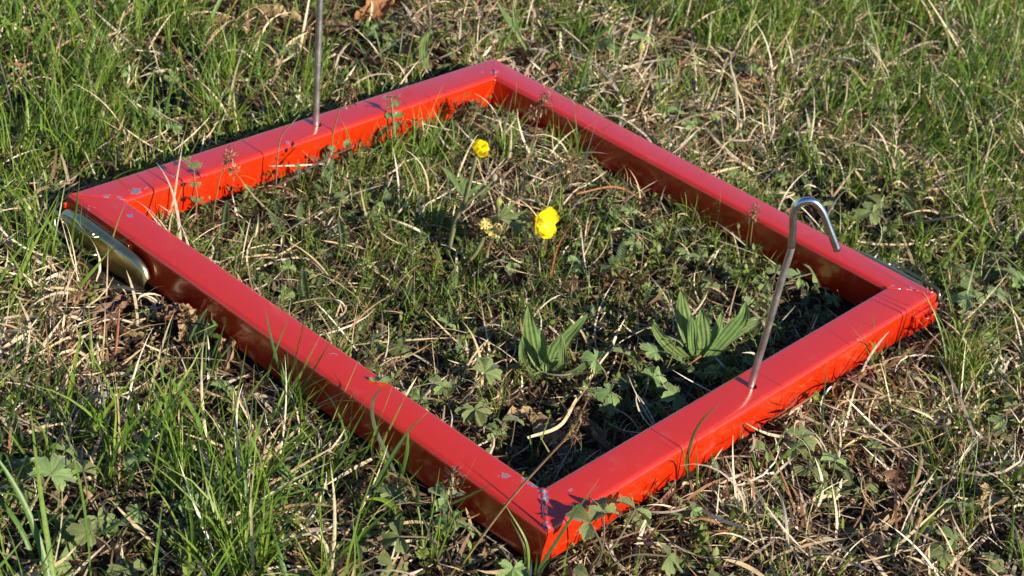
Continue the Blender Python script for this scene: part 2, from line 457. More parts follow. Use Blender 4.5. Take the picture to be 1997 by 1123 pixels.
# ------------------------------------------------------------------ the pegs
b0 = np.array([FW / 2, TUBE / 2, TOP])
q = lambda u, v: up_from(b0, u, v)
pg = empty('ground_peg', (b0[0], b0[1], 0), 'hooked steel peg with a bent shiny top through the near right rail', 'peg')
off = np.array([b0[0], b0[1], 0])
SH = [b0 - (q(1490, 665) - b0) * .45, b0, q(1490, 665), q(1520, 560), q(1541, 492), q(1544, 480)]
tube('shaft', smooth_line(SH, 40) - off, .0024, M_ROD, pg, 16)
HK = [q(1543.5, 482), q(1545, 465), q(1546, 440), q(1547, 420), q(1552, 405), q(1563, 394), q(1578, 391), q(1592, 397), q(1604, 413), q(1614, 438), q(1624, 464), q(1633, 488)]
tube('hook', smooth_line(HK, 60) - off, .0025, M_ZINC, pg, 16)
b1 = np.array([FW / 2, FL - TUBE / 2, TOP])
q1 = lambda u, v: up_from(b1, u, v)
pg1 = empty('ground_peg', (b1[0], b1[1], 0), 'long straight steel peg standing up from the far left rail', 'peg')
off = np.array([b1[0], b1[1], 0])
tube('shaft', smooth_line([b1 - (q1(621, 100) - b1) * .2, b1, q1(620, 110), q1(624, 0), q1(627, -120)], 40) - off, .0027, M_ROD, pg1, 16)
HK = [q1(627, -118), q1(628, -150), q1(633, -168), q1(645, -180), q1(660, -176), q1(672, -155), q1(682, -125), q1(692, -90)]
tube('hook', smooth_line(HK, 40) - off, .0027, M_ZINC, pg1, 16)
PEGS = ((b0[0], b0[1]), (b1[0], b1[1]))

# ------------------------------------------------------------------ ribbons: blades, straws, leaflets
def ribbons(P, Wd, S, col, fold=0.0):
    """P (N,K,3) centre lines, Wd (N,K) widths, S (N,K,3) side vectors, col (N,K,3) -> V, F, colours"""
    N, K = P.shape[:2]
    T = np.gradient(P, axis=1); T /= np.linalg.norm(T, axis=2, keepdims=True) + 1e-12
    S = S - T * (S * T).sum(2, keepdims=True); S /= np.linalg.norm(S, axis=2, keepdims=True) + 1e-12
    h = Wd[..., None] * .5
    if np.any(fold):
        Nn = np.cross(S, T); f = np.asarray(fold)
        f = f[:, None, None] if f.ndim == 1 else f
        R = np.stack([P - S * h + Nn * h * f, P, P + S * h + Nn * h * f], 2); m = 3
    else:
        R = np.stack([P - S * h, P + S * h], 2); m = 2
    V = R.reshape(-1, 3); c = np.repeat(col[:, :, None, :], m, 2).reshape(-1, 3)
    i = np.arange(N * K * m).reshape(N, K, m)
    F = np.stack([i[:, :-1, :-1], i[:, :-1, 1:], i[:, 1:, 1:], i[:, 1:, :-1]], -1).reshape(-1, 4)
    return V, F, c

def paths(root, L, az, lean, bend, curl, twist, K, power=1.3):
    N = len(root); t = np.linspace(0, 1, K)[None]
    th = lean[:, None] + bend[:, None] * t ** power
    a = az[:, None] + curl[:, None] * t
    D = np.stack([np.sin(th) * np.cos(a), np.sin(th) * np.sin(a), np.cos(th)], -1)
    st = (L / (K - 1))[:, None, None]
    P = root[:, None] + np.concatenate([np.zeros((N, 1, 3)), np.cumsum((D[:, :-1] + D[:, 1:]) * .5 * st, 1)], 1)
    S0 = np.stack([-np.sin(a), np.cos(a), np.zeros_like(a)], -1)
    B = np.cross(D, S0); tw = twist[:, None] * (0.3 + t)
    return P, S0 * np.cos(tw)[..., None] + B * np.sin(tw)[..., None]

def hits(P, top=TOP + .0004):
    """centre lines that would pass through the tube, the pegs or the latches"""
    Q = np.concatenate([P, (P[:, :-1] + P[:, 1:]) * .5], 1)
    bad = in_ring(Q[..., 0], Q[..., 1], .0007) & (Q[..., 2] < top)
    x, y, z = Q[..., 0], Q[..., 1], Q[..., 2]
    bad |= (x > -.021) & (x < .0) & (y > FL - .105) & (y < FL + .012) & (z < TOP + .001)
    bad |= (x < FW + .021) & (x > FW) & (y < .105) & (y > -.012) & (z < TOP + .001)
    bad |= (x < .036) & (x > -.004) & (y > FL) & (y < FL + .011) & (z < TOP)
    bad |= (x > FW - .036) & (x < FW + .004) & (y < 0) & (y > -.011) & (z < TOP)
    return bad.any(1)

# what grows where: photo point -> green, length, straw, small leaves, dead litter
FIELD = [
 (80, 80, 1.0, 1.25, .9, .2, .2), (100, 300, 1.35, 1.1, .5, .2, .1), (350, 120, .8, 1.0, .6, .4, .6), (450, 250, .75, .9, .5, .9, .3), (330, 320, 1.0, .9, .7, .5, .2),
 (700, 80, .35, .8, .5, .8, 1.1), (870, 60, .4, .8, 1.2, 1.0, .9), (1130, 80, .55, 1.1, .9, .5, .8), (1400, 60, .85, 1.15, .8, .4, .4), (1800, 60, .95, 1.2, .9, .4, .2),
 (1600, 230, .85, 1.1, 1.4, .5, .2), (1850, 250, .9, 1.2, 1.4, .4, .2), (1200, 180, .45, .9, 1.1, .5, .9), (1330, 280, .35, .9, 1.1, .5, .7), (1700, 380, .75, .9, .9, 1.0, .4), (1930, 480, .9, 1.0, .7, 1.1, .3),
 (1900, 750, .7, 1.0, 1.1, .7, .5), (1700, 800, .6, .8, 1.4, .4, .3), (1550, 950, .4, .7, 1.1, .7, .8), (1900, 1000, .6, .9, 1.0, .4, .7), (1300, 1080, .4, .8, 1.3, .7, .5),
 (1050, 1090, .4, .9, .8, .7, .4), (700, 1000, .7, 1.3, .6, .4, .2), (350, 900, .85, 1.45, .6, .4, .2), (100, 1000, .9, 1.3, .55, .7, .4), (520, 850, .5, 1.2, .7, .2, .2),
 (150, 720, .5, .9, 1.4, .4, .5), (200, 560, .7, .9, 1.3, .2, .2), (60, 500, 1.1, 1.0, .8, .2, .2), (300, 680, .35, .8, .6, .4, 1.2), (430, 720, .4, 1.0, .6, .4, .8),
 (420, 380, .3, .6, .5, .9, .3), (600, 330, .7, .8, .6, .8, .2), (760, 330, 1.3, .9, .6, .3, .2), (900, 300, 1.2, .9, .6, .4, .2), (1050, 330, .6, .8, 1.1, .4, .3), (480, 420, .4, .7, .7, 1.0, .3),
 (560, 470, .5, .7, .8, 1.1, .3), (720, 530, .8, .7, .7, .8, .2), (950, 600, 1.2, .65, .6, .5, .2), (850, 500, .8, .7, .6, .7, .2), (980, 390, .3, .7, 1.6, .2, .3), (1200, 430, .45, .7, .7, .6, .5), (1400, 480, 1.1, .8, .5, .5, .2),
 (1180, 580, .35, .6, .5, .8, .5), (780, 630, .8, .7, .7, .6, .2), (1000, 690, .5, .6, .7, .5, .4), (880, 740, .25, .6, 1.0, .5, .4), (1100, 850, .12, .6, .45, .2, 1.0), (1300, 680, .2, .6, .5, .7, .5), (1600, 620, .25, .6, .35, .4, .5), (1500, 560, .5, .7, .4, .8, .3),
]
for i_, r_ in enumerate(FIELD):         # inside the frame the turf is short and open
    x_, y_ = at(r_[0], r_[1])[:2]
    if 0 < x_ < FW and 0 < y_ < FL: FIELD[i_] = (r_[0], r_[1], r_[2] * 2.0, r_[3] * .66, r_[4] * .75, r_[5] * 1.8, r_[6])
FP = np.array([at(r[0], r[1])[:2] for r in FIELD]); FV = np.array([r[2:] for r in FIELD])
def field(x, y):
    out = np.zeros((len(x), FV.shape[1])); 
    for i in range(0, len(x), 20000):
        d2 = (x[i:i + 20000, None] - FP[None, :, 0]) ** 2 + (y[i:i + 20000, None] - FP[None, :, 1]) ** 2
        w = 1 / (d2 + .018 ** 2) ** 2; w /= w.sum(1, keepdims=True); out[i:i + 20000] = w @ FV
    return out
def quad(m, k=1.0): return np.array([at(-m, -m * k)[:2], at(1997 + m, -m * k)[:2], at(1997 + m, 1123 + m)[:2], at(-m, 1123 + m)[:2]])
CORE, WIDE = quad(50, 1.6), quad(480, .75)
def inside(poly, x, y):
    s = np.ones(len(x), bool)
    for i in range(4):
        a, b = poly[i], poly[(i + 1) % 4]
        s &= ((b[0] - a[0]) * (y - a[1]) - (b[1] - a[1]) * (x - a[0])) <= 0
    return s
def scatter(per_cm2, which, r, outer=.28, maxv=2.2, power=1.0, k_thin=1.0):
    """roots on the ground, denser where the photo shows more of this growth"""
    lo, hi = WIDE.min(0), WIDE.max(0)
    n = int(per_cm2 * 1e4 * (hi - lo).prod() * maxv)
    x, y = r.uniform(lo[0], hi[0], n), r.uniform(lo[1], hi[1], n)
    c = inside(CORE, x, y); w = inside(WIDE, x, y)
    keep = w & (r.random(n) < np.where(c, 1.0, outer))
    x, y = x[keep], y[keep]; f = field(x, y)
    d = f[:, which] ** power * (.45 + 1.1 * vnoise(x, y, .05, 20 + which) ** 1.2) * (.6 + .8 * vnoise(x, y, .018, 40 + which))
    k = (r.random(len(x)) < d / maxv)
    k &= ~in_ring(x, y, .001)
    k[k] &= thin(x[k], y[k], r, k_thin)
    return x[k], y[k], f[k]

CLEAR = []                            # (x, y, radius, reach to the viewer's side, share of growth left out)
def clear(p, r, reach=.03, share=.8): CLEAR.append((float(p[0]), float(p[1]), r, reach, share))
def thin(x, y, r, k=1.0):
    """growth that gives way to the plants and things that stand free in the photo"""
    keep = np.ones(len(x), bool); u = r.random(len(x))
    for cx, cy, rad, reach, share in CLEAR:
        dx, dy = x - cx, y - cy
        t = np.clip(-(dx * NH[0] + dy * NH[1]), 0, reach)
        d = np.hypot(dx + NH[0] * t, dy + NH[1] * t)
        keep &= ~((d < rad) & (u < share * k))
    return keep
def lerp3(a, b, k): return np.asarray(a)[None] * (1 - k[:, None]) + np.asarray(b)[None] * k[:, None]
LEANX, LEANY = 0.12, 0.10

def emit(name, builder, mat, label):
    """one mass of growth too many to count"""
    Vs, Fs, Cs, o = [], [], [], 0
    for V, F, c in builder:
        Vs.append(V); Fs.append(F + o); Cs.append(c); o += len(V)
    ob = link(name, mesh_np(name, np.vstack(Vs), np.vstack(Fs), np.vstack(Cs)), mat)
    return tag(ob, label, None, None, 'stuff')

def finish(P_fn, az):
    """blades that would cut the frame lean the other way, else go"""
    P, S = P_fn(az); bad = hits(P)
    if bad.any():
        az2 = az + np.where(bad, np.pi, 0); P, S = P_fn(az2); ok = ~hits(P)
    else: ok = np.ones(len(P), bool)
    return P, S, ok

def green(r):
    # tufts of fine blades
    x, y, f = scatter(.26, 0, r, power=1.25)
    nb = r.integers(5, 15, len(x)); idx = np.repeat(np.arange(len(x)), nb)
    n = len(idx); rad = np.abs(r.normal(0, .0055, n)); aa = r.uniform(0, 2 * np.pi, n)
    X, Y = x[idx] + rad * np.cos(aa), y[idx] + rad * np.sin(aa)
    k = ~in_ring(X, Y, .0012); X, Y, idx, aa = X[k], Y[k], idx[k], aa[k]; n = len(X)
    fl = f[idx, 1]; tl = r.uniform(.75, 1.25, len(x))[idx]
    L = r.gamma(9, .0052 / 9 * 9 / 1.0, n) * fl * tl * .95
    L = np.clip(L, .012, .12)
    taz = r.uniform(0, 2 * np.pi, len(x))[idx]; az = np.where(r.random(n) < .5, taz + r.normal(0, .5, n), aa)
    lean = np.abs(r.normal(.22, .2, n)); bend = np.abs(r.normal(.55, .5, n)); curl = r.normal(0, .5, n)
    root = np.stack([X, Y, gz(X, Y) - .001], -1)
    tw = r.normal(0, .9, n); K = 6
    P, S, ok = finish(lambda a: paths(root, L, a, lean, bend, curl, tw, K), az)
    P[..., 0] += LEANX * np.maximum(P[..., 2], 0) * .6; P[..., 1] += LEANY * 0
    ok &= ~hits(P)
    t = np.linspace(0, 1, K)[None]
    w = (r.uniform(.0007, .0015, n) * np.clip(fl, .8, 1.7))[:, None] * (1 - t ** 2.2 * .93) * (.75 + .25 * np.minimum(1, t * 4))
    hue = r.random(n) * .6 + r.random(len(x))[idx] * .4
    base = lerp3((.075, .16, .018), (.20, .29, .035), hue)
    base = np.where((r.random(n) < .12)[:, None], np.array([.05, .10, .045])[None], base)
    tipc = np.where((r.random(n) < .22)[:, None], np.array([.32, .22, .08])[None], base * 1.12)
    rootc = lerp3((.13, .15, .05), (.20, .15, .08), r.random(n))
    c = base[:, None] * np.ones((1, K, 1)); kt = np.clip((t - .8) * 5, 0, 1)[..., None]; kr = np.clip(1 - t * 4.5, 0, 1)[..., None] * .6
    c = c * (1 - kt) + tipc[:, None] * kt; c = c * (1 - kr) + rootc[:, None] * kr
    yield ribbons(P[ok], w[ok], S[ok], c[ok])
    # broader blades
    x, y, f = scatter(.62, 0, r)
    k = f[:, 1] > r.uniform(.5, 1.25, len(x)); x, y, f = x[k], y[k], f[k]; n = len(x)
    L = np.clip(r.normal(.055, .018, n) * f[:, 1], .02, .13)
    lean = np.abs(r.normal(.3, .25, n)); bend = np.abs(r.normal(.6, .5, n)); curl = r.normal(0, .6, n)
    root = np.stack([x, y, gz(x, y) - .001], -1); az = r.uniform(0, 2 * np.pi, n); tw = r.normal(0, 1.0, n); K = 9
    P, S, ok = finish(lambda a: paths(root, L, a, lean, bend, curl, tw, K), az)
    P[..., 0] += LEANX * np.maximum(P[..., 2], 0); ok &= ~hits(P)
    t = np.linspace(0, 1, K)[None]
    w = (.0012 + r.gamma(2.2, .0005, n) * np.clip(f[:, 1], .8, 1.6))[:, None] * (1 - t ** 2.6 * .96) * (.7 + .3 * np.minimum(1, t * 3))
    base = lerp3((.065, .15, .022), (.17, .26, .035), r.random(n))
    tipc = np.where((r.random(n) < .2)[:, None], np.array([.28, .19, .08])[None], base)
    c = base[:, None] * np.ones((1, K, 1)); kt = np.clip((t - .85) * 6, 0, 1)[..., None]; c = c * (1 - kt) + tipc[:, None] * kt
    yield ribbons(P[ok], w[ok], S[ok], c[ok], fold=.35)

STRAW_COLS = np.array([(.62, .50, .36), (.50, .37, .23), (.70, .62, .50), (.28, .18, .115), (.46, .38, .32), (.31, .16, .09)])
def straw(r):
    # flat, tangled old blades
    x, y, f = scatter(3.3, 2, r, power=1.4, k_thin=.6); n = len(x)
    L = np.clip(r.gamma(4, .0085, n), .008, .10)
    az = np.where(r.random(n) < .45, r.normal(.5, .6, n), r.uniform(0, 2 * np.pi, n))
    lean = r.normal(1.36, .22, n); bend = r.normal(.15, .35, n); curl = r.normal(0, 1.1, n); tw = r.normal(0, 1.0, n); K = 7
    root = np.stack([x, y, gz(x, y) + np.abs(r.normal(.002, .0055, n)) * f[:, 2].clip(.4, 1.3)], -1)
    def fn(a):
        P, S = paths(root, L, a, lean, bend, curl, tw, K)
        P[..., 2] = np.maximum(P[..., 2], gz(P[..., 0], P[..., 1]) + .0006 + .0012 * r.random(n)[:, None]); return P, S
    P, S, ok = finish(fn, az)
    t = np.linspace(0, 1, K)[None]
    w = np.minimum(r.gamma(2.2, .00052, n) + .0004, np.where((x > 0) & (x < FW) & (y > 0) & (y < FL), .0013, .0027))[:, None] * (1 - .85 * np.abs(t * 2 - .9) ** 3)
    w = np.maximum(w, .00012)
    ci = r.choice(6, n, p=[.24, .20, .14, .20, .11, .11]); base = STRAW_COLS[ci] * r.uniform(.7, 1.15, (n, 1))
    c = base[:, None] * (1 + (r.random((n, K)) - .5) * .25)[..., None]
    yield ribbons(P[ok], w[ok], S[ok], c[ok])
    # old blades still standing among the green, arching over
    x, y, f = scatter(.36, 2, r, power=1.4); n = len(x)
    L = np.clip(r.normal(.055, .018, n), .02, .13) * np.sqrt(f[:, 1])
    lean = np.abs(r.normal(.65, .3, n)); bend = r.normal(.9, .6, n); curl = r.normal(0, .8, n); tw = r.normal(0, .9, n); K = 10
    az = np.where(r.random(n) < .4, r.normal(.5, .6, n), r.uniform(0, 2 * np.pi, n))
    root = np.stack([x, y, gz(x, y)], -1)
    def fn2(a):
        P, S = paths(root, L, a, lean, bend, curl, tw, K)
        P[..., 2] = np.maximum(P[..., 2], gz(P[..., 0], P[..., 1]) + .001); return P, S
    P, S, ok = finish(fn2, az)
    t = np.linspace(0, 1, K)[None]
    w = r.uniform(.0008, .0024, n)[:, None] * (1 - t ** 2.5 * .94)
    base = STRAW_COLS[r.choice(6, n, p=[.3, .22, .22, .1, .1, .06])] * r.uniform(.75, 1.1, (n, 1))
    c = base[:, None] * np.ones((1, K, 1))
    yield ribbons(P[ok], w[ok], S[ok], c[ok], fold=.25)

def litter(r):
    for dens, which, lm, wm in ((7.5, 2, .011, .0008), (4.0, 4, .009, .0016)):
        x, y, f = scatter(dens * 1.1, which, r, k_thin=.15, outer=.06); n = len(x)
        L = np.clip(r.gamma(4, lm / 4, n), .004, .035) * 1.15
        lean = r.normal(1.4, .35, n); bend = r.normal(.2, .5, n); curl = r.normal(0, 1.2, n); tw = r.normal(0, 1.2, n); K = 3
        root = np.stack([x, y, gz(x, y) + np.abs(r.normal(0, .0035, n))], -1)
        P, S, ok = finish(lambda a: paths(root, L, a, lean, bend, curl, tw, K), r.uniform(0, 2 * np.pi, n))
        P[..., 2] = np.maximum(P[..., 2], gz(P[..., 0], P[..., 1]) + .0004)
        t = np.linspace(0, 1, K)[None]
        w = (r.gamma(4, wm / 4, n) * 1.35)[:, None] * (1 - .6 * np.abs(t * 2 - 1) ** 2)
        cols = np.array([(.12, .075, .045), (.20, .13, .075), (.07, .045, .03), (.27, .19, .12), (.17, .13, .10)])
        base = cols[r.integers(0, 5, n)] * r.uniform(.4, 1.05, (n, 1))
        yield ribbons(P[ok], w[ok], S[ok], base[ok][:, None] * np.ones((1, K, 1)))

def leaflets(r, root, az, lean, L, ratio, col, K=4, fold=.3, bend=.4):
    n = len(root)
    P, S = paths(root, L, az, lean, r.normal(bend, .3, n), r.normal(0, .2, n), r.normal(0, .4, n), K)
    t = np.linspace(0, 1, K)[None]
    w = (L * ratio)[:, None] * np.sin(np.pi * np.clip(t * .93 + .05, 0, 1)) ** .75; w[:, 0] *= .3; w[:, -1] *= .25
    ok = ~hits(P)
    return ribbons(P[ok], w[ok], S[ok], (col[:, None] * np.ones((1, K, 1)))[ok], fold=fold)
def cover(r):
    x, y, f = scatter(.62, 3, r, k_thin=.6, outer=.1); m = len(x)
    nb = r.integers(6, 16, m); idx = np.repeat(np.arange(m), nb); n = len(idx)
    h = r.uniform(.006, .026, m)[idx]; k = r.random(n)
    saz = r.uniform(0, 2 * np.pi, m)[idx]; sl_ = r.uniform(0, .9, m)[idx]
    root = np.stack([x[idx] + h * k * np.sin(sl_) * np.cos(saz), y[idx] + h * k * np.sin(sl_) * np.sin(saz), gz(x[idx], y[idx]) + h * k * np.cos(sl_)], -1)
    root += r.normal(0, .0008, root.shape)
    sp = vnoise(x, y, .035, 77); inn = np.where((x > 0) & (x < FW) & (y > 0) & (y < FL), .72, 1.0); L = (.0035 + .007 * sp * r.uniform(.6, 1.3, m) )[idx] * inn[idx] * r.uniform(.7, 1.15, n)
    ratio = (.24 + .42 * vnoise(x, y, .05, 78))[idx] * r.uniform(.85, 1.15, n)
    kind = np.clip(vnoise(x, y, .06, 79) * .9 + r.normal(0, .12, m), 0, 1)[idx]
    col = lerp3((.075, .135, .03), (.21, .25, .055), r.random(n) * .4 + vnoise(x, y, .04, 80)[idx] * .6)
    col = np.where((kind < .22)[:, None], col * np.array([.85, .95, 1.25]), col)
    col = np.where((kind > .88)[:, None], np.array([.20, .09, .04]) * r.uniform(.7, 1.3, (n, 1)), col)
    yield leaflets(r, root, r.uniform(0, 2 * np.pi, n), np.abs(r.normal(.95, .4, n)), L, ratio, col)
    # stems that carry them
    P = np.stack([np.stack([x, y, gz(x, y)], -1)] * 4, 1); t = np.linspace(0, 1, 4)
    j = np.concatenate([[0], np.cumsum(nb)[:-1]]); H, A, B = h[j], saz[j], sl_[j]
    P = P + t[None, :, None] * (H[:, None] * np.stack([np.sin(B) * np.cos(A), np.sin(B) * np.sin(A), np.cos(B)], -1))[:, None]
    S = np.tile(np.array([RIGHT]), (m, 4, 1)); ok = ~hits(P)
    yield ribbons(P[ok], np.full((m, 4), .0008)[ok], S[ok], np.tile(np.array([.13, .12, .05]), (m, 4, 1))[ok], fold=.3)
    # feathery and finely cut leaves
    x, y, f = scatter(.16, 3, r, outer=.08); m = len(x); per = 22
    L = r.uniform(.014, .032, m); az = r.uniform(0, 2 * np.pi, m)
    P, S = paths(np.stack([x, y, gz(x, y)], -1), L, az, np.abs(r.normal(.7, .35, m)), r.normal(.6, .3, m), r.normal(0, .4, m), np.zeros(m), per // 2 + 2)
    okm = ~hits(P); P, S, L = P[okm], S[okm], L[okm]; m = len(P)
    T = np.gradient(P, axis=1); T /= np.linalg.norm(T, axis=2, keepdims=True)
    rows = []
    for sd in (-1, 1):
        for q_ in range(2, per // 2 + 1):
            b = P[:, q_]; d = S[:, q_] * sd * .85 + T[:, q_] * .6; d[:, 2] += .25; d /= np.linalg.norm(d, axis=1, keepdims=True)
            ll = L * .17 * math.sin(math.pi * (.12 + .8 * q_ / (per / 2))) 
            rows.append((b, d, ll, np.cross(d, S[:, q_])))
    b = np.concatenate([q_[0] for q_ in rows]); d = np.concatenate([q_[1] for q_ in rows]); ll = np.concatenate([q_[2] for q_ in rows])
    P2 = b[:, None] + d[:, None] * ll[:, None, None] * np.linspace(0, 1, 3)[None, :, None]
    S2 = np.repeat(np.tile(T[:, 2:per // 2 + 1].transpose(1, 0, 2).reshape(-1, 3), (2, 1))[:, None], 3, 1)
    w2 = (ll * .38)[:, None] * np.array([[.7, 1, .3]])
    cl = lerp3((.06, .11, .05), (.12, .17, .065), r.random(m)); cl = np.tile(cl, (len(rows), 1))
    yield ribbons(P2, w2, S2, np.repeat(cl[:, None], 3, 1), fold=.25)
    yield ribbons(P, np.full(P.shape[:2], .0007), S, np.tile(np.array([.09, .12, .05]), (*P.shape[:2], 1)), fold=.25)

# ------------------------------------------------------------------ plants one can tell apart
def ground_at(u, v):
    p = at(u, v, 0.0)
    for _ in range(3): p = at(u, v, float(gz(p[0], p[1])))
    return p

# lobed, toothed buttercup leaves on hairy stalks
def lobed_leaf(seed, lobes, depth, stalk):
    r = np.random.default_rng(seed)
    nphi, nr = 85, 7
    span = math.radians(150 if lobes >= 5 else 128)
    cen = np.linspace(-span * .74, span * .74, lobes); half = span / lobes * .98
    phi = np.linspace(-span, span, nphi)
    size = np.array([.78, 1.0, .8] if lobes == 3 else [.62, .86, 1.0, .86, .62]) * r.uniform(.93, 1.07, lobes)
    dd = np.abs(phi[:, None] - cen[None]) / half; k = dd.argmin(1); d = dd.min(1).clip(0, 1)
    sg = (phi - cen[k]) / half
    edge = size[k] * ((1 - depth) + depth * np.clip(1 - d ** 5, 0, 1)) * (1 - .12 * d ** 2)
    teeth = .90 + .15 * np.abs(np.cos(sg * np.pi * 1.5)) ** .7
    edge = edge * teeth * (1 + r.normal(0, .02, nphi))
    edge[0] *= .6; edge[-1] *= .6
    rr = np.linspace(.02, 1, nr)
    R = rr[None] * edge[:, None]
    X, Y = R * np.cos(phi)[:, None], R * np.sin(phi)[:, None]
    fold = r.uniform(.15, .62)
    Z = fold * (d[:, None]) * R - .30 * R ** 2 + .05 * np.sin(phi * 5 + seed)[:, None] * R + r.normal(0, .012, R.shape)
    B = np.stack([X, Y, Z], -1)
    sh = np.clip(1 - d * 2.0, 0, 1)[:, None] * np.ones((1, nr))                 # pale veins along the lobes
    col = lerp3((.12, .18, .065), (.18, .245, .085), r.random(nphi * nr)) + (sh.reshape(-1, 1) ** 3) * np.array([[.035, .04, .02]])
    tipk = (rr[None] > .97) * (r.random((nphi, 1)) < .1)
    col = col * np.where(np.tile(rr[None] > .95, (nphi, 1)).reshape(-1, 1), 1.3, 1)
    col = np.where(tipk.reshape(-1, 1) > 0, np.array([[.20, .15, .05]]), col)
    tilt = r.uniform(-.1, .5); ct, st = math.cos(tilt), math.sin(tilt)
    B = np.stack([B[..., 0] * ct + B[..., 2] * st, B[..., 1], -B[..., 0] * st + B[..., 2] * ct], -1)
    sp = smooth_line([(0, 0, 0), (stalk * .25, r.normal(0, .06), stalk * .55), (stalk * .75, r.normal(0, .1), stalk * .8)], 9)
    V1 = (B + sp[-1]).reshape(-1, 3)
    i = np.arange(nphi * nr).reshape(nphi, nr)
    F1 = np.stack([i[:-1, :-1], i[:-1, 1:], i[1:, 1:], i[1:, :-1]], -1).reshape(-1, 4)
    V2, F2, _ = tube_np(sp, np.linspace(.055, .04, 9), 6)
    nb = 6 * 9
    V2 = V2[:nb]
    V = np.vstack([V1, V2]); F = np.vstack([F1[:, ::-1], F2 + len(V1)])
    cc = np.vstack([col, np.tile([.16, .15, .07], (nb, 1))])
    # soft hairs on the stalk and along the margin
    nh = 70
    hb = np.vstack([sp[r.integers(0, 9, nh // 2)], V1[i[:, -1]][r.integers(0, nphi, nh // 2)]])
    hd = r.normal(0, 1, (nh, 3)); hd[:, 2] += .5; hd /= np.linalg.norm(hd, axis=1, keepdims=True)
    P = hb[:, None] + hd[:, None] * np.linspace(0, .14, 2)[None, :, None]
    Vh, Fh, Ch = ribbons(P, np.tile([[.012, .005]], (nh, 1)), np.repeat(np.cross(hd, [.3, .5, .8])[:, None], 2, 1), np.tile(np.array([.38, .40, .30]), (nh, 2, 1)))
    return mesh_np('leaf', np.vstack([V, Vh]), np.vstack([F, Fh + len(V)]), np.vstack([cc, Ch]))
LOBED = [lobed_leaf(100 + i, (3, 5)[i % 2], (.55, .68, .5)[i % 3], (1.5, 2.1, 2.7, 1.2)[i % 4]) for i in range(12)]
ROUND = [lobed_leaf(140 + i, 5, .16, (.9, 1.6)[i % 2]) for i in range(4)]

def clear_of_frame(p, m=.004):
    """nudge a root out of the tube's footprint"""
    x, y = float(p[0]), float(p[1])
    if in_ring(np.array(x), np.array(y), m):
        opts = [(-m, y), (FW + m, y), (x, -m), (x, FL + m)]
        if TUBE < x < FW - TUBE or TUBE < y < FL - TUBE: opts += [(TUBE + m, y), (FW - TUBE - m, y), (x, TUBE + m), (x, FL - TUBE - m)]
        opts = [o for o in opts if not in_ring(np.array(o[0]), np.array(o[1]), m * .9)]
        x, y = min(opts, key=lambda o: (o[0] - x) ** 2 + (o[1] - y) ** 2)
    return np.array([x, y, float(gz(x, y))])

def leafy(u, v, size, n, label, kind=LOBED, cat='plant', name='buttercup_plant', group='low plants with lobed leaves', seed=None):
    r = random.Random(seed if seed is not None else int(u * 7 + v))
    p = clear_of_frame(ground_at(u, v), .006)
    t = empty(name, p, label, cat, group); clear(p, size * .85, .04, .88)
    a0 = r.uniform(0, 6.28); placed = 0
    for k in range(n):
        for attempt in range(12):
            me = kind[r.randrange(len(kind))]
            s = size * r.uniform(.75, 1.15) * .5; a = a0 + k * 2.4 + r.uniform(-.4, .4)
            off = Vector((math.cos(a), math.sin(a), 0)) * size * r.uniform(0, .25)
            M = Matrix.Translation(Vector([float(c) for c in p]) + off) @ Matrix.Rotation(r.uniform(.15, .55), 4, Vector((0, 0, 1)).cross(sdir)) @ Matrix.Rotation(a, 4, 'Z') @ Matrix.Rotation(r.uniform(-.25, .5), 4, 'Y') @ Matrix.Scale(s, 4)
            co = np.empty(len(me.vertices) * 3, np.float32); me.vertices.foreach_get('co', co)
            W = np.c_[co.reshape(-1, 3), np.ones(len(co) // 3)] @ np.array(M).T
            if (in_ring(W[:, 0], W[:, 1], .0005) & (W[:, 2] < TOP + .0005)).any(): continue
            break
        else: continue
        o = link('leaf', me, M_LEAF, t)
        o.matrix_local = Matrix.Translation(off) @ Matrix.Rotation(a, 4, 'Z') @ M.to_3x3().to_4x4().normalized() if False else Matrix.Translation(-Vector([float(c) for c in p])) @ M
        placed += 1
    return t
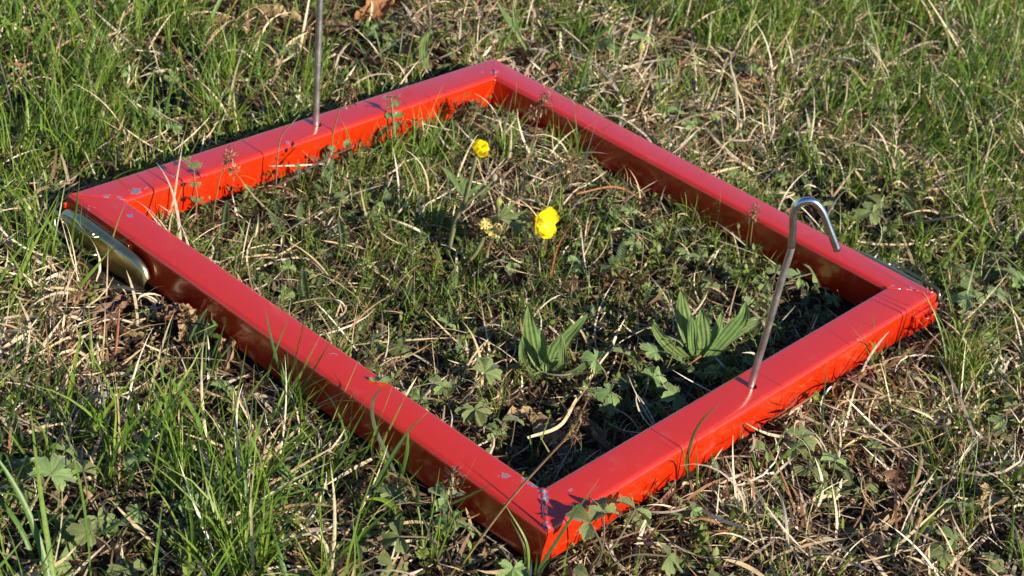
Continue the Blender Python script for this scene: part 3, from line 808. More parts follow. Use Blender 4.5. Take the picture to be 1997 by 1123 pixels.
LEAFY = [
 (1215, 805, .020, 4, 'lobed leaf cluster against the near right rail, inside the frame below the peg'),
 (1262, 838, .018, 3, 'small pale lobed leaves inside the frame, nearest the near right rail'),
 (1330, 792, .018, 2, 'toothed leaf pair touching the near right rail left of the hooked peg'),
 (880, 800, .020, 4, 'pale green hairy leaf cluster inside the frame, against the lower end of the left rail'),
 (935, 850, .017, 3, 'lobed leaves with one yellowing leaf near the inner bottom corner'),
 (650, 650, .017, 4, 'feathery lobed leaves rising beside the middle of the left rail, inside the frame'),
 (1395, 560, .017, 4, 'grey green lobed leaves left of the hook, inside the frame'),
 (1250, 545, .017, 4, 'hairy lobed leaves in the middle right of the frame interior'),
 (1500, 575, .018, 4, 'lobed leaves beside the shaft of the hooked peg, behind it'),
 (1580, 575, .018, 4, 'toothed leaves against the right rail just under the hook'),
 (1140, 525, .015, 4, 'small lobed leaves right of the open yellow flower'),
 (985, 515, .017, 4, 'lobed leaves at the foot of the open yellow flower'),
 (1215, 315, .015, 3, 'pale toothed leaves in front of the far right rail, inside the frame'),
 (960, 225, .015, 3, 'bluish lobed leaves near the far corner, inside the frame'),
 (1150, 1122, .0225, 6, 'large lobed leaves in front of the near corner of the frame'),
 (960, 1050, .021, 3, 'upright lobed leaf beside the near corner, on the left side of it'),
 (875, 1075, .021, 4, 'ragged lobed leaves in the grass left of the near corner'),
 (95, 950, .024, 3, 'round toothed leaf among grass at the lower left edge of the photo'),
 (25, 1050, .026, 4, 'big toothed leaves in the lower left corner of the photo'),
 (165, 1020, .022, 3, 'dark toothed leaves right of the lower left corner plant'),
 (225, 1095, .022, 4, 'dark shaded lobed leaves at the bottom edge, lower left'),
 (400, 800, .018, 2, 'single round leaf shaded by the grass below the left rail'),
 (1520, 915, .020, 4, 'grey green folded leaves on the straw below the near right rail'),
 (1610, 965, .020, 5, 'rosette of lobed leaves with a thick hairy stalk on the straw, lower right'),
 (1690, 925, .017, 2, 'single round toothed leaf lying right of the lower right rosette'),
 (1380, 1100, .020, 4, 'hairy leaves at the bottom edge below the near right rail'),
 (1880, 1110, .022, 4, 'lobed leaves in the lower right corner of the photo'),
 (1385, 285, .020, 5, 'big grey green lobed plant behind the middle of the far right rail'),
 (1450, 330, .019, 4, 'hairy lobed leaves between the big lobed plant and the far right rail'),
 (1335, 235, .017, 3, 'small lobed leaves further back than the big lobed plant'),
 (1645, 420, .019, 4, 'toothed leaves behind the hook of the peg'),
 (1720, 450, .020, 4, 'lobed leaves behind the right latch, close to the wire loop'),
 (1900, 580, .021, 4, 'lobed leaves beyond the right corner of the frame'),
 (1970, 545, .022, 4, 'bright lobed leaves at the right edge, level with the right corner'),
 (1930, 670, .020, 4, 'shaded lobed leaves at the right edge, below the right corner'),
 (1240, 125, .020, 5, 'hairy plant with lobed leaves in the sparse patch beyond the far corner'),
 (1640, 160, .020, 4, 'pale round leaved plant among straw in the upper right'),
 (1825, 125, .018, 3, 'lobed leaves in the green grass at the upper right'),
 (1700, 70, .018, 3, 'small lobed leaves near the top edge on the right'),
 (1560, 250, .016, 3, 'small lobed leaves between straws beyond the far right rail'),
 (1180, 770, .017, 4, 'lobed leaf clump between the V shaped plantain and the near right rail'),
 (1420, 745, .016, 3, 'lobed leaves at the foot of the hooked peg, inside the frame'),
 (1290, 740, .015, 4, 'lobed leaves just below the spreading plantain rosette'),
 (985, 900, .015, 3, 'shaded lobed leaves against the left rail in the inner near corner'),
 (1230, 470, .015, 4, 'small hairy lobed plant midway between the open flower and the right rail'),
 (1340, 500, .015, 4, 'lobed leaves under the middle of the right rail, inside the frame'),
 (820, 700, .015, 4, 'lobed leaves between the left rail and the V shaped plantain'),
 (560, 560, .014, 4, 'lobed leaves near the upper third of the left rail, inside the frame'),
 (700, 420, .014, 4, 'low lobed leaves left of the flower stems'),
 (1260, 1030, .018, 4, 'lobed leaves in the straw below the near end of the near right rail'),
 (1790, 720, .017, 4, 'lobed leaves on the straw below the right corner'),
 (1960, 860, .018, 4, 'lobed leaves in shade at the right edge, lower down'),
 (1820, 330, .017, 4, 'lobed leaves among straw at the right, above the right corner'),
 (1560, 400, .016, 3, 'lobed leaves just beyond the right rail left of the hook'),
 (760, 1080, .020, 4, 'lobed leaves at the bottom edge left of the near corner'),
 (300, 1000, .018, 3, 'lobed leaves deep in the lower left grass'),
 (580, 130, .015, 4, 'lobed leaves in the grass behind the far peg, to its left'),
 (760, 75, .015, 4, 'small lobed leaves among the dead leaves near the top edge'),
 (1450, 190, .016, 3, 'lobed leaves left of the bent upright straw beyond the far right rail'),
]
for (u, v, s, n, lab) in LEAFY: leafy(u, v, s * 1.28, n + 1, lab, LOBED[2::4] if 'near corner of the frame' in lab else LOBED)
for (u, v, s, n, lab) in [
 (330, 245, .022, 3, 'round lobed leaf in the grass left of the far peg'),
 (285, 160, .024, 3, 'dark round leaf shaded by tall grass in the upper left'),
 (525, 205, .018, 3, 'pale round leaf close left of the far peg'),
 (415, 275, .016, 4, 'grey green crinkled leaves behind the far left rail'),
 (205, 340, .012, 4, 'small shiny round leaves behind the left corner of the frame')]:
    leafy(u, v, s, n, lab, ROUND, 'plant', 'round_leaved_plant', 'low plants with round leaves')

# ribwort plantains: long leaves with raised parallel veins
def long_leaf(pts, width, seed, M=21, K=22, ribs=3.5, sidehint=None, wave=.12, cup=.18):
    r = np.random.default_rng(seed)
    P = smooth_line(pts, K); T = np.gradient(P, axis=0); T /= np.linalg.norm(T, axis=1, keepdims=True)
    hint = RIGHT if sidehint is None else np.asarray(sidehint, float)
    S = hint[None] - T * (T @ hint)[:, None]; S /= np.linalg.norm(S, axis=1, keepdims=True)
    N = np.cross(S, T)
    N = np.where((N @ FWD)[:, None] > 0, -N, N) if sidehint is None else N
    t = np.linspace(0, 1, K); w = width * (.16 + .84 * np.sin(np.pi * np.clip(t, 0, 1) ** .95) ** .85) * np.where(t > .9, 1 - ((t - .9) / .1) ** 2 * .7, 1)
    w[-1] = width * .04; w = w * (1 + .05 * np.sin(t * 14 + seed) + r.normal(0, .012, K))
    c = np.linspace(-1, 1, M)
    rib = np.cos(c * np.pi * ribs * 1.0) * .028 * width
    V = P[:, None] + S[:, None] * (w[:, None] * .5 * c[None])[..., None] + N[:, None] * ((cup * np.abs(c) ** 1.5)[None] * w[:, None] * .5 + rib[None] * (w / width)[:, None] + wave * width * np.sin(t * 9 + seed)[:, None] * c[None] ** 2)[..., None]
    vein = np.clip(-np.cos(c * np.pi * ribs), 0, 1) ** 6
    col = np.array([.14, .215, .07]) * (1 - .15 * vein + .18 * np.clip(np.cos(c * np.pi * ribs), 0, 1))[None, :, None] * np.ones((K, 1, 1))
    col = col * (1 + r.normal(0, .10, (K, M, 1))) * np.where(np.abs(c) > .93, 1.25, 1)[None, :, None]
    col = col * (1 - .0 * t[:, None, None]) + np.clip(1 - t * 5, 0, 1)[:, None, None] * np.array([.10, .09, .07])
    col = col * (1 - np.clip((t - .93) * 12, 0, .8) * (seed % 3 == 0))[:, None, None] + np.clip((t - .93) * 12, 0, .8)[:, None, None] * (seed % 3 == 0) * np.array([.22, .14, .06])
    i = np.arange(K * M).reshape(K, M)
    F = np.stack([i[:-1, :-1], i[:-1, 1:], i[1:, 1:], i[1:, :-1]], -1).reshape(-1, 4)
    V = V.reshape(-1, 3); col = col.reshape(-1, 3)
    nh = 150; e = np.concatenate([i[:, 0], i[:, -1]]); hb = V[e[r.integers(0, len(e), nh)]]
    hd = r.normal(0, 1, (nh, 3)); hd /= np.linalg.norm(hd, axis=1, keepdims=True)
    Ph = hb[:, None] + hd[:, None] * np.linspace(0, .0016, 2)[None, :, None]
    Vh, Fh, Ch = ribbons(Ph, np.tile([[.00012, .00005]], (nh, 1)), np.repeat(np.cross(hd, [.3, .5, .8])[:, None], 2, 1), np.tile(np.array([.34, .38, .25]), (nh, 2, 1)))
    return mesh_np('leaf', np.vstack([V, Vh]), np.vstack([F, Fh + len(V)]), np.vstack([col, Ch]))
def plantain(u, v, leaves, label, group='ribwort plantains', name='plantain_plant'):
    b = clear_of_frame(ground_at(u, v)); t = empty(name, b, label, 'plant', group); clear(b, .016, .035, .88)
    for k, (pp, wd, near) in enumerate(leaves):
        pts = [np.zeros(3)] + [up_from(b, x, y, near * (j + 1) / len(pp)) - b for j, (x, y) in enumerate(pp)]
        for p_ in pts: p_[2] = max(p_[2], .0015)
        link('leaf', long_leaf(pts, wd * .80, k + int(u)), M_PLANTAIN, t)
    return t
plantain(1068, 735, [([(1045, 690), (1034, 640), (1031, 592)], .0145, .004), ([(1082, 690), (1105, 655), (1146, 612)], .0150, .012),
                     ([(1030, 720), (1018, 690), (1018, 655)], .0070, .016), ([(1095, 712), (1098, 690), (1095, 655)], .0085, .024),
                     ([(1110, 725), (1140, 712), (1160, 695)], .0085, .010), ([(1045, 742), (1040, 735), (1030, 715)], .006, .02), ([(1090, 735), (1125, 728), (1150, 722)], .008, .018), ([(1060, 700), (1058, 670), (1052, 640)], .009, .016)],
         'ribwort plantain with two tall leaves spread like a V, inside the frame')
plantain(1362, 712, [([(1345, 660), (1333, 610), (1328, 562)], .0150, -.006), ([(1372, 670), (1368, 630), (1369, 598)], .0140, .008),
                     ([(1395, 680), (1430, 640), (1448, 615), (1454, 588)], .0155, .010), ([(1325, 690), (1290, 655), (1270, 625)], .0120, .012),
                     ([(1410, 700), (1450, 705), (1480, 700)], .010, -.006), ([(1320, 715), (1290, 712), (1262, 712)], .009, .006),
                     ([(1400, 720), (1430, 728), (1462, 730)], .0095, .016), ([(1430, 655), (1470, 628), (1495, 622)], .0090, -.012),
                     ([(1350, 725), (1335, 735), (1320, 742)], .008, .018), ([(1312, 700), (1285, 690), (1260, 672)], .0085, -.01), ([(1390, 728), (1412, 738), (1432, 742)], .009, .022), ([(1340, 720), (1310, 728), (1285, 738)], .0085, .02), ([(1352, 676), (1350, 640), (1346, 612)], .009, .014), ([(1384, 676), (1400, 640), (1408, 606)], .0095, -.01)],
         'spreading ribwort plantain rosette left of the hooked peg, inside the frame')
plantain(838, 152, [([(828, 120), (828, 85), (834, 62)], .0105, .0), ([(850, 140), (862, 130), (880, 125)], .006, .0), ([(818, 148), (806, 142), (796, 138)], .006, .0)],
         'single upright lance shaped leaf just behind the far left rail')
plantain(1036, 116, [([(1008, 62), (985, 28), (968, -4)], .0060, .0), ([(1005, 88), (975, 68), (952, 56)], .0052, .004), ([(1012, 70), (1004, 36), (1000, 0)], .005, .0)],
         'narrow bluish leaves rising from the ground beyond the far corner', name='narrow_leaved_plant', group=None)

# yarrow: feathery leaves
def yarrow_leaf(pts, width, seed, n=34):
    r = np.random.default_rng(seed)
    P = smooth_line(pts, n); T = np.gradient(P, axis=0); T /= np.linalg.norm(T, axis=1, keepdims=True)
    S = RIGHT[None] - T * (T @ RIGHT)[:, None]; S /= np.linalg.norm(S, axis=1, keepdims=True); N = np.cross(S, T)
    N = np.where((N @ FWD)[:, None] > 0, -N, N)
    Vs, Fs, Cs, o = [], [], [], 0
    def addr(Pp, w, side, col):
        nonlocal o
        V, F, c = ribbons(Pp, w, side, col, fold=.25); Vs.append(V); Fs.append(F + o); Cs.append(c); o += len(V)
    addr(P[None], np.full((1, n), width * .09), S[None], np.tile(np.array([.10, .13, .06]), (1, n, 1)))
    t = np.linspace(0, 1, n); prof = width * .5 * np.sin(np.pi * np.clip(t * .95 + .05, 0, 1)) ** .6
    for lift in (.15, .55, .95):
        for sd in (-1, 1):
            d = S * sd * math.cos(lift) + N * math.sin(lift) + T * .45; d /= np.linalg.norm(d, axis=1, keepdims=True)
            L = prof * r.uniform(.8, 1.15, n)
            for sub in (0, .5, -.5):
                dd = d + T * sub; dd /= np.linalg.norm(dd, axis=1, keepdims=True)
                b = P + d * (L * (.35 if sub else 0))[:, None]
                Q = b[:, None] + dd[:, None] * (L * (.55 if sub else 1))[:, None, None] * np.linspace(0, 1, 3)[None, :, None]
                cl = lerp3((.05, .085, .045), (.085, .12, .055), r.random(n))
                addr(Q, (L * (.16 if sub else .2))[:, None] * np.array([[.8, 1, .25]]), np.repeat(T[:, None], 3, 1), np.repeat(cl[:, None], 3, 1))
    return mesh_np('leaf', np.vstack(Vs), np.vstack(Fs), np.vstack(Cs))
def yarrow(u, v, leaves, label):
    b = clear_of_frame(ground_at(u, v)); clear(b, .009, .022, .75); t = empty('yarrow_plant', b, label, 'plant', 'feathery yarrow leaves')
    for k, (pp, wd) in enumerate(leaves):
        pts = [np.array([0, 0, .0005])] + [up_from(b, x, y) - b for (x, y) in pp]
        link('leaf', yarrow_leaf(pts, wd, k + int(v)), M_YARROW, t)
yarrow(600, 605, [([(596, 575), (592, 545), (590, 518)], .0085)], 'upright dark feathery leaf beside the left rail, inside the frame')
yarrow(440, 460, [([(438, 440), (440, 415), (443, 390)], .0075)], 'grey feathery leaf near the left inner corner of the frame')
yarrow(368, 680, [([(375, 660), (385, 635), (404, 602)], .0085), ([(385, 660), (405, 642), (425, 632)], .0085), ([(352, 680), (335, 672), (315, 668)], .007)], 'pair of feathery leaves beside the crumpled leaf under the left rail')
yarrow(720, 285, [([(735, 270), (748, 255), (760, 248)], .006), ([(705, 280), (690, 268), (680, 262)], .006)], 'feathery leaves in front of the far left rail, right of the peg')
yarrow(640, 195, [([(655, 185), (668, 188), (685, 195)], .0075), ([(628, 185), (620, 175), (612, 170)], .006)], 'feathery leaves just behind the foot of the far peg')
yarrow(1795, 450, [([(1788, 420), (1772, 395), (1760, 380)], .008), ([(1810, 440), (1825, 425), (1835, 415)], .007)], 'feathery leaf beyond the right latch')
yarrow(780, 610, [([(790, 590), (800, 570), (805, 545)], .008), ([(760, 600), (745, 590), (735, 578)], .007)], 'feathery leaves in the middle of the frame, left of the flowers')
yarrow(660, 500, [([(668, 470), (665, 445), (660, 425)], .007), ([(640, 492), (625, 484), (612, 480)], .007)], 'feathery leaves between the left rail and the far peg')
yarrow(35, 215, [([(25, 205), (10, 195), (-8, 190)], .009), ([(45, 200), (55, 185), (60, 172)], .008)], 'feathery leaf at the left edge of the photo')
yarrow(45, 880, [([(35, 855), (28, 830), (30, 805)], .009), ([(60, 865), (75, 850), (90, 842)], .008)], 'dark feathery leaves low at the left edge of the photo')
yarrow(1175, 290, [([(1165, 275), (1150, 262), (1135, 255)], .006)], 'small feathery leaf in front of the far right rail')

# the flowering buttercups
def petal_mesh(seed, ln, wd, cup):
    r = np.random.default_rng(seed); K, M = 16, 11
    t = 1 - (1 - np.linspace(0, 1, K)) ** 1.5; c = np.linspace(-1, 1, M)
    w = wd * np.where(t < .6, .24 + .76 * np.sin(np.clip(t / .6, 0, 1) * np.pi / 2), np.sqrt(np.clip(1 - ((t - .6) / .405) ** 2, 0, 1)))
    a = cup * t ** .8                                       # rises away from the flower's plane
    X = ln * (t * np.cos(a * .6))[:, None] - ln * .05 * (c ** 2)[None] * t[:, None]
    Y = w[:, None] * .5 * c[None]
    Z = ln * (t * np.sin(a))[:, None] + .13 * wd * (c ** 2)[None] * t[:, None] + r.normal(0, .00016, (K, M)) + .0005 * np.sin(c * 5 + seed)[None] * t[:, None] ** 3
    i = np.arange(K * M).reshape(K, M)
    F = np.stack([i[:-1, :-1], i[1:, :-1], i[1:, 1:], i[:-1, 1:]], -1).reshape(-1, 4)
    return mesh_np('petal', np.stack([X, Y, Z], -1).reshape(-1, 3), F)
def flower(parent, base, pos, face, ln, wd, cup, seed, open_=True):
    """flower facing 'face'; its own mesh is the centre with the stamens"""
    r = np.random.default_rng(seed)
    n = 46; d = r.normal(0, 1, (n, 3)) * np.array([.5, .5, .12]) + np.array([0, 0, .9]); d /= np.linalg.norm(d, axis=1, keepdims=True)
    P = (d * .0008)[:, None] + d[:, None] * (r.uniform(.22, .34, n) * ln)[:, None, None] * np.linspace(0, 1, 4)[None, :, None]
    V, F, c = ribbons(P, np.tile([[.0003, .0003, .0007, .0005]], (n, 1)), np.repeat(np.cross(d, [.3, .7, .6])[:, None], 4, 1), np.tile(np.array([.62, .42, .015]), (n, 4, 1)), fold=.4)
    f = link('flower', mesh_np('flower', V, F, c), M_SEED, parent)
    f.location = Vector([float(x) for x in (np.asarray(pos) - base)])
    f.rotation_euler = Vector([float(x) for x in face]).to_track_quat('Z', 'Y').to_euler()
    for k in range(5):
        p = link('petal', petal_mesh(seed + k, ln * r.uniform(.93, 1.05), wd * r.uniform(.95, 1.08), cup * r.uniform(.85, 1.15)), M_PETAL, f)
        p.rotation_euler = (r.normal(0, .06), r.normal(0, .08), k * 2 * math.pi / 5 + r.normal(0, .06) + .3)
        p.location = (0, 0, .0003 * (k % 2))
    for k in range(5):                                      # green sepals behind
        tt = np.linspace(0, 1, 5); a = k * 2 * math.pi / 5 + .9
        Pq = np.stack([np.cos(a) * tt * ln * .5, np.sin(a) * tt * ln * .5, -.0006 - .0012 * tt + (cup > .9) * ln * .45 * tt], -1)
        Vq, Fq, cq = ribbons(Pq[None], np.array([[.001, .0028, .0032, .0022, .0004]]), np.tile(np.array([-math.sin(a), math.cos(a), 0.]), (1, 5, 1)), np.tile(np.array([.20, .22, .07]), (1, 5, 1)), fold=.3)
        link('sepal', mesh_np('sepal', Vq, Fq, cq), M_STEM, f)
    return f
def bud(parent, base, pos, R, up, label=None, name='bud', cols=((.14, .19, .05), (.42, .36, .06))):
    n, m = 8, 12
    a = np.linspace(0, np.pi, n); b = np.linspace(0, 2 * np.pi, m, endpoint=False)
    V = np.stack([(np.sin(a)[:, None] * np.cos(b)[None]) * R * (1 + .08 * np.cos(b * 5)[None]), (np.sin(a)[:, None] * np.sin(b)[None]) * R * (1 + .08 * np.cos(b * 5)[None]), (-np.cos(a) * R * 1.25)[:, None] * np.ones((1, m))], -1).reshape(-1, 3)
    i = np.arange(n * m).reshape(n, m); j = np.roll(i, -1, 1)
    F = np.stack([i[:-1], j[:-1], j[1:], i[1:]], -1).reshape(-1, 4)
    k = np.repeat(np.linspace(0, 1, n), m); c = lerp3(cols[0], cols[1], k ** 2)
    o = link(name, mesh_np(name, V, F, c), M_STEM, parent)
    o.location = Vector([float(x) for x in (np.asarray(pos) - base)]); o.rotation_euler = Vector([float(x) for x in up]).to_track_quat('Z', 'Y').to_euler()
    r = np.random.default_rng(int(R * 1e6)); nh = 40
    return o
def hairy_stem(parent, P, R, seed):
    """stem with soft hairs standing off it"""
    r = np.random.default_rng(seed); V, F, caps = tube_np(P, R, 8); nb = len(P) * 8; V = V[:nb]
    nh = int(60 * len(P) / 10); i = r.integers(0, len(P), nh)
    hd = r.normal(0, 1, (nh, 3)); hd /= np.linalg.norm(hd, axis=1, keepdims=True)
    Ph = P[i][:, None] + hd[:, None] * np.linspace(0, .0032, 2)[None, :, None]
    Vh, Fh, Ch = ribbons(Ph, np.tile([[.00014, .00005]], (nh, 1)), np.repeat(np.cross(hd, [.3, .5, .8])[:, None], 2, 1), np.tile(np.array([.42, .44, .34]), (nh, 2, 1)))
    c = lerp3((.13, .13, .055), (.17, .19, .08), r.random(nb))
    return link('stem', mesh_np('stem', np.vstack([V, Vh]), np.vstack([F, Fh + nb]), np.vstack([c, Ch])), M_STEM, parent)
def bract(parent, base, pts, wd, seed):
    o = link('leaf', long_leaf([np.asarray(p) - base for p in pts], wd, seed, M=7, K=12, ribs=1.0, wave=.03), M_PLANTAIN, parent); return o
def buttercups():
    b = ground_at(874, 500); q = lambda u, v, near=0.0: up_from(b, u, v, near)
    clear(b, .010, .03, .7); clear(ground_at(935, 440), .012, .03, .5); clear(ground_at(1000, 480), .012, .03, .5)
    t = empty('flowering_buttercup', b, 'hairy buttercup stem with a half closed yellow flower at its top, inside the frame', 'flower', 'flowering buttercups')
    L1 = smooth_line([b, q(876, 482), q(886, 440), q(897, 412), q(904, 398), q(911, 378), q(920, 340), q(927, 312), q(929, 301)], 46)
    hairy_stem(t, L1 - b, np.linspace(.0022, .0012, 46), 1)
    hairy_stem(t, smooth_line([q(902, 404), q(920, 388), q(940, 372), q(960, 352)], 22) - b, np.linspace(.0016, .0011, 22), 2)
    for (pp, w) in (([q(908, 384), q(893, 362), q(875, 338), q(858, 322)], .0042), ([q(909, 380), q(903, 356), q(897, 338)], .0035), ([q(912, 382), q(928, 368), q(945, 356)], .0035),
                    ([q(909, 388), q(920, 376), q(930, 372)], .003), ([q(906, 384), q(905, 366), q(912, 346)], .003)): bract(t, b, pp, w, int(w * 1e5))
    fpos = q(930, 299); face = np.array([0, 0, 1.0]) * .9 - NH * .15 + RIGHT * .45
    flower(t, b, fpos, face, .0092, .0112, 1.95, 5)
    bud(t, b, q(964, 346), .0024, UP + RIGHT * .4, name='spent_flower', cols=((.22, .20, .10), (.34, .29, .2)))
    b2 = ground_at(872, 520); q = lambda u, v, near=0.0: up_from(b2, u, v, near)
    t2 = empty('flowering_buttercup', b2, 'arching buttercup stem with a wide open yellow flower facing right, inside the frame', 'flower', 'flowering buttercups')
    hairy_stem(t2, smooth_line([b2, q(900, 512), q(922, 500), q(938, 474), q(948, 450), q(962, 434), q(974, 424), q(1000, 424), q(1030, 428), q(1050, 430)], 56) - b2, np.linspace(.0019, .0014, 56), 3)
    hairy_stem(t2, smooth_line([q(970, 426), q(972, 412), q(972, 400)], 14) - b2, np.full(14, .0008), 4)
    hairy_stem(t2, smooth_line([q(974, 425), q(992, 436), q(1008, 444)], 14) - b2, np.full(14, .0008), 6)
    for (pp, w) in (([q(972, 425), q(1000, 418), q(1040, 410)], .0032), ([q(970, 426), q(990, 412), q(1003, 392)], .003), ([q(975, 424), q(1005, 436), q(1030, 440)], .0028), ([q(972, 424), q(985, 406), q(990, 396)], .0026)): bract(t2, b2, pp, w, int(w * 1e5) + 3)
    flower(t2, b2, q(1050, 432), RIGHT * .82 - NH * .62 + np.array([0, 0, .18]), .0146, .0158, .62, 25)
    bud(t2, b2, q(972, 394), .0030, UP + RIGHT * .2); bud(t2, b2, q(1010, 447), .0032, RIGHT * .5 + UP * .5, cols=((.10, .15, .05), (.2, .22, .06)))
    # the wilted flower: crumpled petals hanging together
    r = np.random.default_rng(8); w = bpy.data.objects.new('wilted_flower', None); C.objects.link(w); w.parent = t2; w.empty_display_size = .005
    hairy_stem(t2, smooth_line([q(946, 458), q(952, 452), q(956, 446)], 8) - b2, np.full(8, .0008), 9)
    w.location = Vector([float(x) for x in (q(950, 447) - b2)])
    for k in range(5):
        me = petal_mesh(60 + k, .0085, .0085, 1.2); co = np.empty(len(me.vertices) * 3, np.float32); me.vertices.foreach_get('co', co)
        co = co.reshape(-1, 3) + r.normal(0, .0006, (len(co) // 3, 3)); me.vertices.foreach_set('co', co.ravel().astype(np.float32)); me.update()
        p = link('petal', me, M_WILT, w); p.rotation_euler = (r.normal(.0, .5), r.normal(.3, .5), k * 1.26)
buttercups()
b = ground_at(1243, 130)
t = empty('closed_bud', b, 'greenish yellow closed bud above the hairy plant beyond the far corner', 'flower')
hairy_stem(t, smooth_line([np.zeros(3), up_from(b, 1246, 112) - b, up_from(b, 1249, 100) - b], 12), np.full(12, .0012), 12)
bud(t, b, up_from(b, 1250, 93), .0042, UP + RIGHT * .3, cols=((.20, .24, .06), (.50, .50, .10)))

# woodrush: thin stems with dark tufted seed heads
def seed_head(parent, base, pos, R, seed, pale=.3):
    r = np.random.default_rng(seed); n = 64
    R = R * 1.15; c0 = r.normal(0, .45, (n, 3)) * R; d = c0 / (np.linalg.norm(c0, axis=1, keepdims=True) + 1e-9) * .8 + r.normal(0, .45, (n, 3)); d /= np.linalg.norm(d, axis=1, keepdims=True)
    L = R * r.uniform(.55, 1.05, n)
    P = c0[:, None] + d[:, None] * L[:, None, None] * np.linspace(0, 1, 4)[None, :, None]
    w = (L * r.uniform(.22, .4, n))[:, None] * np.array([[.5, 1, .8, .1]])
    cols = np.array([(.075, .045, .03), (.14, .085, .05), (.05, .03, .02), (.34, .25, .15), (.20, .10, .05)])
    k = np.where(r.random(n) < pale, 3, r.integers(0, 5, n)); c = cols[k] * r.uniform(.7, 1.3, (n, 1))
    c = np.repeat(c[:, None], 4, 1); c[:, -1] = c[:, -1] * .6 + np.array([.2, .15, .09]) * .4
    V, F, cc = ribbons(P, w, np.repeat(np.cross(d, [.3, .5, .8])[:, None], 4, 1), c, fold=.4)
    o = link('seed_head', mesh_np('seed_head', V, F, cc), M_SEED, parent); o.location = Vector([float(x) for x in (np.asarray(pos) - base)]); return o
def woodrush(root, mids, heads, label, R=.0007, col=((.10, .12, .03), (.20, .11, .05)), pale=.3, near=.0, name='woodrush', leaf=None):
    b = clear_of_frame(ground_at(*root), .003); q = lambda u, v: up_from(b, u, v, near)
    t = empty(name, b, label, 'seed stalk', 'dark headed woodrush stalks')
    line = smooth_line([np.array([0, 0, -.001])] + [q(*m) - b for m in mids], 30)
    tube('stem', line, np.linspace(R, R * .7, 30), M_STEM, t, 6, col)
    for k, (u, v, s) in enumerate(heads):
        seed_head(t, b, q(u, v), s, int(u + v) + k, pale)
        j = np.linalg.norm(line - (q(u, v) - b), axis=1).argmin()
        if np.linalg.norm(line[j] - (q(u, v) - b)) > .003: tube('branch', smooth_line([line[max(0, j - 3)], (line[j] + q(u, v) - b) / 2, q(u, v) - b], 6), R * .6, M_STEM, t, 5, col)
    if leaf:
        link('leaf', long_leaf([q(*p) - b for p in leaf], .0032, int(root[0]), M=5, K=10, ribs=.5), M_PLANTAIN, t)
    return t
woodrush((1030, 330), [(1036, 300), (1045, 250), (1054, 212)], [(1058, 205, .0048), (1064, 190, .0040), (1040, 222, .004)], 'woodrush with a spiky brown head standing before the far right rail', pale=.35, leaf=[(1034, 320), (1037, 290), (1041, 268)])
woodrush((880, 262), [(884, 245), (888, 228)], [(893, 216, .0052), (915, 212, .0045), (930, 208, .0036)], 'dark woodrush heads low in front of the far left rail', pale=.15)
woodrush((414, 450), [(418, 405), (428, 350), (440, 318)], [(446, 305, .0040), (457, 333, .0038)], 'woodrush with two pale tufted heads near the left inner corner', pale=.6)
woodrush((634, 312), [(648, 270), (662, 215), (672, 188)], [(680, 186, .0048), (692, 180, .0042), (676, 202, .003)], 'dark woodrush head leaning over the far left rail right of the peg', pale=.12)
woodrush((1462, 500), [(1464, 465), (1468, 432)], [(1468, 422, .0042), (1472, 408, .0034)], 'pale woodrush head standing before the right rail left of the hook', pale=.65)
woodrush((885, 1123), [(930, 1060), (1000, 968), (1070, 890), (1112, 846)], [(1120, 830, .0036), (1134, 808, .0032), (1122, 852, .0028), (1148, 774, .0028)], 'long yellow green woodrush stalk leaning over the near corner with a reddish head', R=.0009, col=((.18, .18, .04), (.24, .10, .06)), pale=.25)
woodrush((868, 1070), [(874, 1010), (880, 965)], [(883, 945, .0046), (884, 925, .0036)], 'short woodrush with a grey brown head left of the near corner', pale=.35)
woodrush((1062, 440), [(1061, 410), (1062, 388)], [(1063, 375, .0036)], 'small dark woodrush head just above the open flower', pale=.1)
woodrush((1108, 372), [(1112, 345), (1115, 325)], [(1117, 315, .0040), (1128, 340, .0036), (1105, 330, .003)], 'dark woodrush heads with yellow specks right of the half closed flower', pale=.3)
woodrush((786, 160), [(794, 120), (804, 75), (809, 55)], [(812, 45, .0032)], 'thin woodrush stalk with a small dark head beyond the far left rail', col=((.18, .15, .07), (.2, .12, .06)))
woodrush((1110, 600), [(1113, 575), (1116, 558)], [(1117, 550, .0042)], 'reddish woodrush head below the open flower', pale=.25)
woodrush((1205, 640), [(1207, 600), (1209, 575)], [(1210, 566, .0034)], 'small brown woodrush head between the two plantains', pale=.3)
woodrush((222, 720), [(228, 660), (232, 610)], [(233, 600, .002)], 'reddish stalk rising from the bare patch left of the frame', col=((.30, .12, .06), (.32, .10, .07)), R=.0011, name='reddish_stalk')

